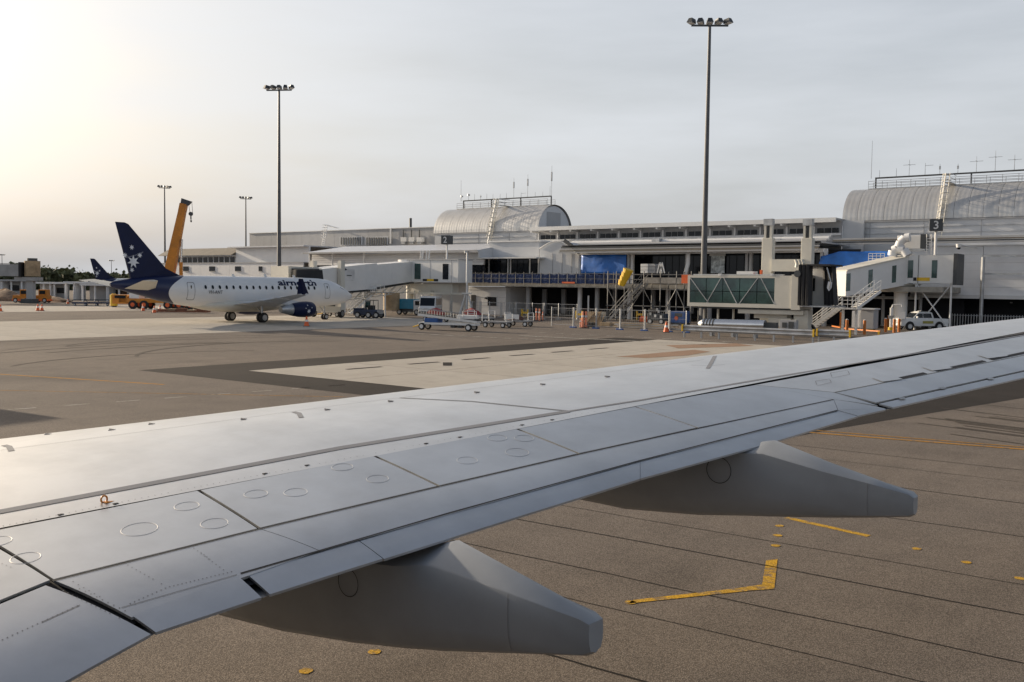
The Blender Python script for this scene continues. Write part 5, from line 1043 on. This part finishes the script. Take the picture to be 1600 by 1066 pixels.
# pink-orange delineator posts
dl = thing('delineator_post', 'x', 'bollard', (0, 0, 0), group='orange delineator posts'); MB().tube((0, 0, .06), (0, 0, 1.3), .1, .08, 10).build('tube', pinkm, dl, world=False, smooth=True); MB().tube((0, 0, 0), (0, 0, .07), .3, .26, 10).build('foot', black, dl, world=False); MB().tube((0, 0, .85), (0, 0, 1.0), .105, .1, 10).build('band', white, dl, world=False)
for i, (px, py, lab, sc) in enumerate([(907, 513, 'short orange post, leftmost of three by the blue fence feet', .75), (910.5, 513, 'orange post, middle of three by the blue fence feet', 1.25), (915.5, 513, 'orange post, rightmost of three by the blue fence feet', 1.25), (838, 501, 'far orange post left of three behind the loaded cart', 1.1), (843, 502, 'far orange post, middle of three behind the loaded cart', 1.1), (848, 501, 'far orange post, right of three behind the loaded cart', .8)]):
    o = dl if i == 0 else copy_tree(dl); place(o, G(px, py), 0, lab, sc)
# temporary fences
def fence_panel(label, xa_, xb_, y, foot, grp, h=2.0):
    t = thing('fence_panel', label, 'fence', ((xa_ + xb_) / 2, y, 0), group=grp)
    for x in (xa_, xb_): MB().tube((x, y, .1), (x, y, h), .045, n=6).build('post', steel, t)
    for z in (.25, h - .12, h * .6): MB().tube((xa_, y, z), (xb_, y, z), .025 if z != h * .6 else .012, n=5).build('rail', steel, t)
    b = MB(); n = 12
    for i in range(1, n): x = xa_ + (xb_ - xa_) * i / n; b.tube((x, y, .25), (x, y, h - .12), .006, n=3)
    o = b.build('wire_mesh', steel, t); o['kind'] = 'stuff'
    B(t, 'foot', foot, xb_ - .35, xb_ + .35, y - .15, y + .15, 0, .12, .02)
FX = [862, 897, 932.5, 970, 1008.5, 1047, 1074]
for i in range(6): fence_panel(f'wire fence panel on blue feet, {["leftmost", "second", "third", "fourth", "fifth", "rightmost"][i]} of the near construction row', X(FX[i], 78.6, 500), X(FX[i + 1], 78.6, 500) - .1, 78.6, blue, 'near construction fence')
ORD = 'first second third fourth fifth sixth seventh eighth ninth tenth eleventh'.split()
BX = [703, 722, 738, 751, 765, 783, 796, 806, 832, 850, 873, 903]
for i in range(11): fence_panel(f'far wire fence panel, {ORD[i]} from the left in the row behind the carts', X(BX[i], 96, 485), X(BX[i + 1], 96, 485) - .1, 96 + .12 * (i % 2), grey, 'far construction fence')
def hbar(label, px, py):
    t = loc('yellow_barrier', label, 'barrier', px, py, 0, 'yellow steel barriers')
    for x in (-.45, .45): tb(t, 'post', yel2, (x, 0, 0), (x, 0, 1.1), .11)
    bx(t, 'crossbar', yel2, -.34, .34, -.08, .08, .55, .8)
hbar('yellow H-shaped barrier behind the loaded baggage cart', 820, 497); hbar('yellow H-shaped barrier beside the timber crate', 905, 500); hbar('yellow H-shaped barrier under the scaffold stair', 1000, 500)
t = loc('timber_crate', 'broken grey-brown timber crate behind the near fence', 'crate', 932, 510); bx(t, 'panel', timber, -.8, .8, -.5, -.44, .1, 1.5); bx(t, 'panel', conc, -.8, .8, .44, .5, .1, 1.5); bx(t, 'side', timber, -.8, -.74, -.44, .44, .1, 1.5)
for q in ((-1.0, .2, 1.5), (.2, .9, 1.6), (.8, 1.3, 1.3)): bm(t, 'batten', timber, (q[0], -.55, .2), (q[1], -.55, q[2]), .1, .05)
for i, (px, lab) in enumerate(((921, 'black pallet stack by the timber crate'), (948, 'stack of grey pallets right of the timber crate'))):
    t = loc('pallet_stack', lab, 'pallets', px, 511)
    for k in range(3): bx(t, 'pallet', black if i == 0 else timber, -.6, .6, -.5, .5, .02 + .16 * k, .14 + .16 * k)
# planks and steel stacked on the ground
t = loc('plank_stack', 'long low stack of grey scaffold planks behind the near fence', 'planks', 1005, 514); rp = random.Random(8)
for k in range(14): z = .08 + .09 * (k // 3); y = (k % 3) * .35; x = rp.uniform(-.5, .5); bx(t, 'plank', steel if k % 2 else timber, -3.2 + x, 3.2 + x, y, y + .28, z, z + .06)
# scaffold with stair
sc = thing('scaffold', 'galvanised scaffold with handrails along the concourse deck', 'scaffolding', (X(1015, 100), 101, 0)); xs = [X(px, 101, 470) for px in (952, 978, 1008, 1034, 1059, 1082)]; zt_ = zdk + 1.1
for x in xs:
    for y in (100.6, 102.6): MB().tube((x, y, 0), (x, y, zt_ + .4), .06, n=6).build('standard', scaf, sc)
for z in (1.8, zdb - .1, zdk + .5, zt_):
    for y in (100.6, 102.6): MB().tube((xs[0] - .2, y, z), (xs[-1] + .2, y, z), .045, n=6).build('ledger', scaf, sc)
for k in range(5): MB().tube((xs[k], 100.55, .2 if k % 2 else zdb), (xs[k + 1], 100.55, zdb if k % 2 else .2), .045, n=6).build('brace', scaf, sc)
for k in range(5): B(sc, 'platform_board', scaf if k % 2 else timber, xs[k] + .05, xs[k + 1] - .05, 100.7, 102.5, zdk - .05, zdk + .02); B(sc, 'toe_mesh', mat('scaffold_mesh', (.3, .28, .25), .8, var=.3), xs[k] + .05, xs[k + 1] - .05, 100.52, 100.56, zdk + .05, zdk + .75) if k > 1 else None
B(sc, 'barrier_panel', orange, xs[-1] - 1.2, xs[-1] - .1, 100.48, 100.51, zdk + .1, zt_)
a_, c_ = PD(957, 503, 98.6), PD(1007, 440, 98.6); stair('galvanised scaffold stair climbing right to the deck', (a_.x, 98.6, .15), (c_.x, 98.6, zdk), 1.5, 'scaffold_stair', scaf, 16)
t = thing('rubble_chute', 'bright yellow rubble chute slung at the scaffold top', 'chute', PD(978, 442, 98)); b = MB()
for k in range(4): q = PD(982 - 3.0 * k, 421 + 6 * k, 98); q2 = PD(979.5 - 3.0 * k, 428 + 6 * k, 98); MB().tube(q, q2, .62 - .04 * k, .5 - .04 * k, 12).build('chute_section', yel2, t)
t = thing('box_stack', 'stack of white wrapped boxes on the deck', 'boxes', PD(1012, 428, 101.5)); 
for k in range(3): Rc(t, 'box', white, 1001, 422.5 - 5 * k, 1012, 427 - 5 * k, 101.4, 1.0, .02); Rc(t, 'box', wall_g, 1012.5, 422.5 - 5 * k, 1023, 427 - 5 * k, 101.5, 1.0, .02)
t = thing('trestle', 'white A-frame trestle on the deck right of the boxes', 'trestle', PD(1033, 427, 101)); 
for a, c in ((1031, 1027), (1031, 1034.5), (1034.5, 1031), (1034.5, 1038.5)): MB().beam(PD(a, 410, 101), PD(c, 427, 101), .12).build('leg', white, t)
t = loc('generator', 'blue generator set behind the fence left of the glass bridge', 'generator', 1062, 508); bx(t, 'housing', blue, -.9, .9, -.6, .6, .25, 1.5, bev=.06); bx(t, 'panel', dsteel, -.3, .6, -.62, -.59, .9, 1.3); tb(t, 'fan_guard', orange, (-.1, -.6, .75), (-.1, -.68, .75), .22); bx(t, 'skid', dsteel, -1.0, 1.0, -.5, .5, 0, .25)
t = loc('site_machine', 'dark cluttered site machine under the scaffold', 'machine', 1028, 507); bx(t, 'body', dsteel, -1.0, 1.0, -.6, .6, .4, 1.2, bev=.05); bx(t, 'tank', black, -.9, .2, -.65, .4, 1.2, 1.7, bev=.1)
for k, (x, z) in enumerate(((-.7, 1.0), (-.1, .8), (.3, 1.3), (.6, .7), (.1, 1.5))): bx(t, 'fitting', white if k % 2 else steel, x, x + .22, -.7, -.6, z, z + .3)
for x in (-.7, .7): wl(t, x, -.5, .35, .2)
t = loc('fuel_can', 'small orange-red box beside the dark site machine', 'box', 1006, 503); bx(t, 'body', orange, -.45, .45, -.3, .3, .0, .55, bev=.05); bx(t, 'lid', orange, -.3, .3, -.2, .2, .55, .68)
# guard rails
def guard(label, x0, x1, y, n):
    t = thing('guard_rail', label, 'guard rail', ((x0 + x1) / 2, y, 0), group='steel guard rails')
    for z in (.62, .92): MB().loft([[(x, y - .06, z - .1), (x, y - .13, z), (x, y - .06, z + .1), (x, y - .02, z)] for x in (x0, x1)]).build('rail', steel, t)
    B(t, 'backing', steel, x0, x1, y - .02, y + .02, .5, 1.03)
    for i in range(n): x = x0 + .15 + (x1 - x0 - .3) * i / (n - 1); B(t, 'post', steel, x - .06, x + .06, y + .02, y + .16, 0, .95)
    for x in (x0, x1 - .12): B(t, 'end_cap', yel2, x, x + .12, y - .16, y + .02, .5, 1.06)
guard('long steel guard rail with yellow ends before the glass bridge', X(1066, 71, 515), X(1273, 71, 520), 71, 8); guard('short steel guard rail right of the long one', X(1276, 72.5, 520), X(1330, 72.5, 520), 72.5, 3)
t = thing('silver_duct', 'long polished silver duct lying behind the guard rail', 'duct', PD(1140, 516, 75)); q0, q1 = PD(1099, 506, 75), PD(1196, 508.5, 75); r_ = .43
MB().tube(q0, q1, r_, n=20).build('tube', shiny, t, smooth=True); MB().tube(q0, q0 - Vector((.4, 0, 0)), r_ * .95, r_ * .45, 16).build('nose_cap', lamp, t, smooth=True)
for k in range(4): q = q0 + (q1 - q0) * (.03 + .05 * k); MB().tube(q, q + Vector((.12, 0, 0)), r_ + .03, n=20).build('collar', dsteel, t)
for f in (.15, .5, .85): q = q0 + (q1 - q0) * f; B(t, 'cradle', steel, q.x - .1, q.x + .1, 74.7, 75.3, 0, q.z - .25)
B(t, 'hose_end', dsteel, q1.x, q1.x + 1.0, 74.8, 75.2, q1.z - .3, q1.z + .25)
# right-hand stairs under bridge 3
a_ = PD(1264, 513, 88); c_ = PD(1312, 481, 88); stair('lower white stair flight right of the black-hooded cab', (a_.x, 88, .2), (c_.x, 88, c_.z), 1.0, 'access_stair', white, 11, group='white access stairs')
e_ = PD(1343, 481, 88); t = thing('stair_landing', 'white stair landing between the two flights at gate 3', 'landing', (c_.x, 88, 0)); B(t, 'deck', white, c_.x, e_.x, 87.4, 88.6, c_.z - .12, c_.z); railing(t, c_.x, e_.x, 87.4, c_.z, 1.05, 4, m=white); B(t, 'leg', white, c_.x + .2, c_.x + .4, 88, 88.2, 0, c_.z - .12); B(t, 'leg', white, e_.x - .4, e_.x - .2, 88, 88.2, 0, c_.z - .12)
f_ = PD(1366, 455, 90); stair('upper white stair flight rising to the sloping gate 3 tunnel', (PD(1328, 481, 88).x, 89.4, c_.z), (f_.x, 91, f_.z), 1.1, 'access_stair', white, 10, group='white access stairs')
t = thing('service_kiosk', 'grey steel service cabinet under the gate 3 stairs', 'cabinet', PD(1350, 514, 93)); Rc(t, 'body', wall_g, 1344, 484, 1365, 514, 93, 1.5, .03); Rc(t, 'door', wall_w, 1331, 486, 1343, 512, 93.3, 1.3); Rc(t, 'roof', clad, 1342, 482, 1367, 484, 92.8, 1.8)
bn = loc('wheelie_bin', 'green wheeled bin between the orange bollards', 'bin', 1361, 517); MB().hexa([(-.25, -.3, .1), (.25, -.3, .1), (.25, .3, .1), (-.25, .3, .1)], [(-.32, -.38, 1.0), (.32, -.38, 1.0), (.32, .38, 1.0), (-.32, .38, 1.0)]).build('body', mat('bin_green', (.03, .12, .04), .6), bn, world=False); bx(bn, 'lid', mat('bin_green', (0, 0, 0)), -.34, .34, -.42, .4, 1.0, 1.08); wl(bn, 0, .33, .1, .6, ax=(1, 0, 0))
bo = thing('safety_bollard', 'x', 'bollard', (0, 0, 0), group='orange steel bollards'); MB().tube((0, 0, 0), (0, 0, 1.25), .13, n=12).build('post', mat('bollard_orange', (.5, .15, .02), .5), bo, world=False, smooth=True); MB().tube((0, 0, 1.25), (0, 0, 1.31), .13, .06, 12).build('cap', white, bo, world=False)
for i, (px, py, lab) in enumerate([(1350.5, 523, 'orange bollard left of the green bin'), (1383.5, 519, 'orange bollard left of the white standpipe'), (1397, 520, 'orange bollard right of the white standpipe'), (1404.5, 519, 'orange bollard at the ute headlight'), (1314, 511, 'tall yellow-orange bollard under the stair landing'), (1323, 522, 'orange bollard right of the short guard rail'), (1388, 512, 'orange bollard half hidden behind the white standpipe')]):
    o = bo if i == 0 else copy_tree(bo); place(o, G(px, py), 0, lab, 1.05 if i != 4 else 1.3)
t = loc('yellow_rail', 'low orange-yellow floor rail between the bollards', 'rail', 1350, 522)
for (a, c), (d_, e) in (((1326, 519), (1375, 523)), ((1300, 514), (1326, 519))): p_, q_ = G(a, c), G(d_, e); MB().beam(p_ + Vector((0, 0, .3)), q_ + Vector((0, 0, .3)), .09, .12).build('bar', MATS['bollard_orange'], t)
for px, py in ((1327, 519), (1373, 523)): p_ = G(px, py); MB().box(p_.x - .08, p_.x + .08, p_.y - .08, p_.y + .08, 0, .3).build('foot', yel2, t)
t = loc('standpipe', 'white bent standpipe beside the parked ute', 'pipe', 1392, 516); MB().tube((0, 0, 0), (0, 0, 2.3), .16, n=10).path([(0, 0, 2.2), (.1, 0, 2.6), (1.0, 0, 2.65), (1.0, 0, 2.4)], .07).build('pipe', white, t, world=False); bx(t, 'collar', steel, -.25, .25, -.25, .25, 1.2, 1.5); bx(t, 'valve_box', wall_w, .8, 1.4, -.2, .3, 1.2, 1.9)
tb(t, 'base', yel2, (0, 0, 0), (0, 0, .3), .3); 
t = loc('meter_cabinet', 'dark grey meter box on the gate 3 column', 'cabinet', 1423, 512); bx(t, 'box', dsteel, -.5, .5, -.2, .2, 1.8, 2.9, bev=.03); bx(t, 'leg', steel, -.08, .08, -.08, .08, 0, 1.8); bx(t, 'conduit', white, -.9, -.7, -.1, .1, 0, 2.7)
# ute
U = loc('pickup_ute', 'white pickup ute with roof light bar parked under the gate 3 bridge', 'ute', 1437, 516, rad(48)); hw = .92
def sect(x, zb, zs, zt, wt): return [(x, -hw + .06, zb), (x, -hw, (zb + zs) / 2), (x, -hw + .03, zs), (x, -wt, zt), (x, wt, zt), (x, hw - .03, zs), (x, hw, (zb + zs) / 2), (x, hw - .06, zb)]
body = MB().loft([sect(*a) for a in ((-2.72, .5, .95, 1.08, .74), (-2.62, .44, 1.1, 1.2, .8), (-1.9, .44, 1.15, 1.27, .82), (-1.35, .44, 1.17, 1.3, .84), (2.6, .46, 1.17, 1.22, .88), (2.68, .52, 1.14, 1.2, .88))][::-1]).build('body', white, U, world=False, smooth=True, bevel=.02)
MB().loft([[(x, -w, z) for x, w, z in ()] or [(x0_, -w0, z0_), (x0_, w0, z0_), (x1_, w1, z0_ + .001), (x1_, -w1, z0_ + .001)] for x0_, x1_, w0, w1, z0_ in ((-1.4, 1.05, .82, .82, 1.24), (-.72, .88, .7, .72, 1.82), (-.55, .78, .64, .66, 1.88))]).build('cabin', white, U, world=False, bevel=.03)
MB().hexa([(-1.39, -.74, 1.29), (-1.39, .74, 1.29), (-.8, .64, 1.78), (-.8, -.64, 1.78)], [(-1.33, -.74, 1.29), (-1.33, .74, 1.29), (-.74, .64, 1.78), (-.74, -.64, 1.78)]).build('windscreen', glass, U, world=False)
for s_ in (-1, 1):
    for x0_, x1_, x2, x3 in ((-1.15, -.25, -.25, -.68), (-.17, .8, .68, -.17)): MB().prism([(x0_, s_ * .825, 1.3), (x1_, s_ * .825, 1.3), (x2, s_ * .74, 1.75), (x3, s_ * .74, 1.75)], (0, s_ * .02, 0)).build('side_window', glass, U, world=False)
    bx(U, 'headlight', lamp, -2.66, -2.35, s_ * .72 - .16, s_ * .72 + .16, 1.0, 1.14); bx(U, 'side_panel_stripe', mat('decal_olive', (.3, .27, .06), .5), -.3, .9, s_ * .925 - .01, s_ * .925 + .01, .72, .98); bx(U, 'mirror', white, -1.05, -.9, s_ * 1.0 - .1, s_ * 1.0 + .1, 1.28, 1.46)
    for x in (-1.75, 1.6): wl(U, x, s_ * .82, .42, .28)
    for x in (-1.75, 1.6): MB().prism([(x + .5 * math.cos(a), s_ * .915, .44 + .5 * math.sin(a)) for a in [math.pi * i / 10 for i in range(11)]], (0, s_ * .02, 0)).build('wheel_arch', black, U, world=False)
bx(U, 'grille', black, -2.72, -2.66, -.55, .55, .68, 1.06); bx(U, 'badge', lamp, -2.74, -2.72, -.12, .12, .8, .86); bx(U, 'number_plate', white, -2.75, -2.72, -.24, .24, .5, .6); bx(U, 'bumper', dsteel, -2.75, -2.6, -.85, .85, .36, .52, bev=.03); bx(U, 'light_bar', dsteel, -.35, -.1, -.6, .6, 1.95, 2.05); bx(U, 'roof_rack', steel, -.6, .7, -.62, .62, 1.89, 1.94)
# picket fence in the undercroft
t = thing('picket_fence', 'grey picket fence along the undercroft at the right edge', 'fence', (X(1550, 109.5), 109.5, 0)); x0, x1 = X(1488, 109.5, 490), 0; n = 90
for z in (.25, 1.55): MB().tube((x0, 109.5, z), (x1, 109.5, z), .03, n=5).build('rail', steel, t)
me = None
for i in range(n):
    x = x0 + (x1 - x0) * i / n
    o = MB().box(x - .03, x + .03, 109.42, 109.47, .1, 1.7).build('picket', steel, t)
# security cameras
for px, py, D_, lab in ((1498, 387, 104, 'white dome camera above the gate 3 end seal'), (728, 396, 103.6, 'white dome camera at the pier eave end')):
    q = PD(px, py, D_); t = thing('security_camera', lab, 'camera', q, group='dome cameras'); MB().tube((q.x, q.y, q.z), (q.x, q.y, q.z + .35), .22, .28, 12).build('housing', white, t, smooth=True); MB().loft([[(q.x + .2 * math.cos(f) * math.cos(a), q.y + .2 * math.cos(f) * math.sin(a), q.z - .2 * math.sin(f)) for a in (2 * math.pi * i / 10 for i in range(10))] for f in (0, .5, 1.0, 1.5)]).build('dome', glass, t); MB().tube((q.x, q.y + .1, q.z + .3), (q.x, q.y + 8 if D_ == 104 else q.y + 1, q.z + .3), .06).build('arm', white, t)

# ------------------------------------------------------------------ far left
def shed(label, px0, px1, pyt, pyb, dep, posts, m=wall_w):
    p_, q_ = PC(px0, pyb, dep), PC(px1, pyb, dep); w = (q_ - p_).length; h = (PC(px0, pyt, dep) - p_).length; t = thing('service_shed', label, 'shed', (p_.x, p_.y, 0), rad(YAW), 'low white sheds at the far left')
    bx(t, 'wall', wall_g, .3, w - .3, 2.2, 2.5, 0, h); bx(t, 'roof', m, -.4, w + .4, -.6, 6, h, h + .35); bx(t, 'end_wall', wall_w, w * .5, w * .5 + .3, 0, 2.2, 0, h); bx(t, 'window', glass, w * .58, w * .82, 2.12, 2.2, h * .4, h * .75)
    for i in range(posts): x = w * i / max(1, posts - 1); tb(t, 'post', wall_w, (x, 0, 0), (x, 0, h), .18)
    return t
shed('low white shed with open front, left of three behind the cones', 52, 102, 443.5, 468, 195, 4); shed('middle low white shed with a dark window, before the trees', 104, 128, 442.5, 469, 190, 3); shed('right low white shed partly under the far airliner', 130, 205, 446, 470, 186, 5); shed('low grey shed behind the leftmost boarding bridge', -30, 34, 441, 466, 215, 5, wall_g)
for px, py, lab in ((36, 473, 'orange-yellow tractor left of the far bridge column'), (65, 473, 'orange-yellow tractor right of the far bridge column')):
    t = loc('service_tractor', lab, 'tractor', px, py, rad(YAW), 'orange-yellow service tractors'); bx(t, 'body', yellow, -1.4, 1.4, -.8, .8, .5, 1.3, bev=.06); bx(t, 'cab', yellow, -.2, 1.2, -.7, .7, 1.3, 2.3, bev=.05); bx(t, 'cab_window', glass, 0, 1.0, -.73, .73, 1.5, 2.1); bx(t, 'skirt', orange, -1.5, 1.5, -.85, .85, .3, .6)
    for x in (-.9, .9): wl(t, x, -.75, .42, .25); wl(t, x, .75, .42, .25)
for k, px in enumerate((128, 146, 163)):
    t = loc('cargo_dolly', ['low dark cargo dolly, leftmost in the row under the far airliner', 'low dark cargo dolly, middle of the row under the far airliner', 'low dark cargo dolly, rightmost in the row under the far airliner'][k], 'dolly', px, 478, rad(YAW), 'dark cargo dollies'); bx(t, 'bed', mat('dolly_blue', (.02, .03, .07), .5), -1.2, 1.2, -.8, .8, .35, .6)
    for x in (-.8, .8): wl(t, x, -.7, .2, .14)
    MB().path([(-1.2, -.75, .6), (-1.0, -.75, 1.0), (1.0, -.75, 1.0), (1.2, -.75, .6)], .05).build('rail', dsteel, t, world=False)
lump('spoil_heap', 'heap of brown spoil at the left edge behind the apron', 'heap', 8, 470, 6, 3, 2.2, earth, 0, 3); lump('spoil_heap', 'low reddish spoil bank right of the orange tractors', 'heap', 82, 472, 5, 2, 1.0, earth, 0, 5)
t = loc('yellow_tank', 'small yellow tank beside the airliner tail', 'tank', 178, 480, rad(YAW)); tb(t, 'shell', yel2, (0, 0, .2), (0, 0, 1.9), .55, .55, 14); tb(t, 'foot', dsteel, (0, 0, 0), (0, 0, .2), .4); tb(t, 'cap', yel2, (0, 0, 1.9), (0, 0, 2.05), .3)
t = loc('equipment_pallet', 'low red-brown pallet of steel frames under the airliner rear', 'pallet', 285, 489, rad(YAW)); bx(t, 'bed', mat('rust', (.18, .07, .04), .8), -3.4, 3.4, -.7, .7, .1, .3)
for k in range(5): bx(t, 'frame', timber if k % 2 else mat('rust', (0, 0, 0)), -3 + k * 1.25, -2 + k * 1.25, -.5, .5, .3, .45 + .08 * (k % 3))
# box truck added unseen outside the left edge to cast the shadow there
t = thing('shadow_truck', 'white box-bodied truck added out of view to cast a shadow ahead of the wing', 'truck', (-43.6, 11.6, 0), rad(8)); bx(t, 'box', white, -2.6, 2.4, -1.25, 1.25, 1.0, 3.9, bev=.04); bx(t, 'cab', white, -4.2, -2.7, -1.15, 1.15, .5, 2.5, bev=.12); bx(t, 'windscreen', glass, -4.25, -4.15, -1, 1, 1.5, 2.2); bx(t, 'chassis', dsteel, -4.0, 2.4, -.6, .6, .55, 1.0)
for x in (-3.3, 1.2): wl(t, x, -1.05, .48, .3); wl(t, x, 1.05, .48, .3)

# ------------------------------------------------------------------ far trees and hill
tr = random.Random(11); b = MB()
def clump(c, R_, n):
    for _ in range(n):
        v = Vector((tr.gauss(0, .5), tr.gauss(0, .5), tr.gauss(0, .42))) * R_ + c; s_ = tr.uniform(.35, .8); a = Vector((tr.uniform(-1, 1), tr.uniform(-1, 1), tr.uniform(-1, 1))).normalized(); u = a.orthogonal().normalized() * s_; w = a.cross(u).normalized() * s_
        k = len(b.v); b.v += [v - u - w, v + u - w, v + u + w, v - u + w]; b.f.append((k, k + 1, k + 2, k + 3))
prof = [(-400, 420), (0, 417), (25, 414), (60, 419), (75, 418.5), (95, 421), (105, 419), (120, 424), (135, 428), (160, 428), (180, 427), (210, 429), (260, 430), (400, 430)]
for i in range(210):
    px = -380 + i * 3.6 + tr.uniform(-2, 2); top = lerp_tab(prof, px) + tr.uniform(-1, 2.5); dep = tr.uniform(380, 430); p_ = PC(px, top, dep); zz = p_.z
    for lv in range(3): clump(Vector((p_.x, p_.y, max(1.5, zz - 2.2 - lv * zz * .3))), 2.6, 55)
o = b.build('far_trees', leaf, None); o['kind'] = 'stuff'; 
hp = [PC(px, 438, 450) for px in range(-600, 700, 40)]; b = MB()
for i, p_ in enumerate(hp): b.v += [Vector((p_.x, p_.y, -1)), Vector((p_.x, p_.y, 5 + 2 * math.sin(i * .7))), Vector((p_.x * 1.2, p_.y * 1.2, 6 + 2 * math.sin(i * .5)))]
for i in range(len(hp) - 1): k = 3 * i; b.f += [(k, k + 3, k + 4, k + 1), (k + 1, k + 4, k + 5, k + 2)]
struct(b.build('low_hill', leaf, None))
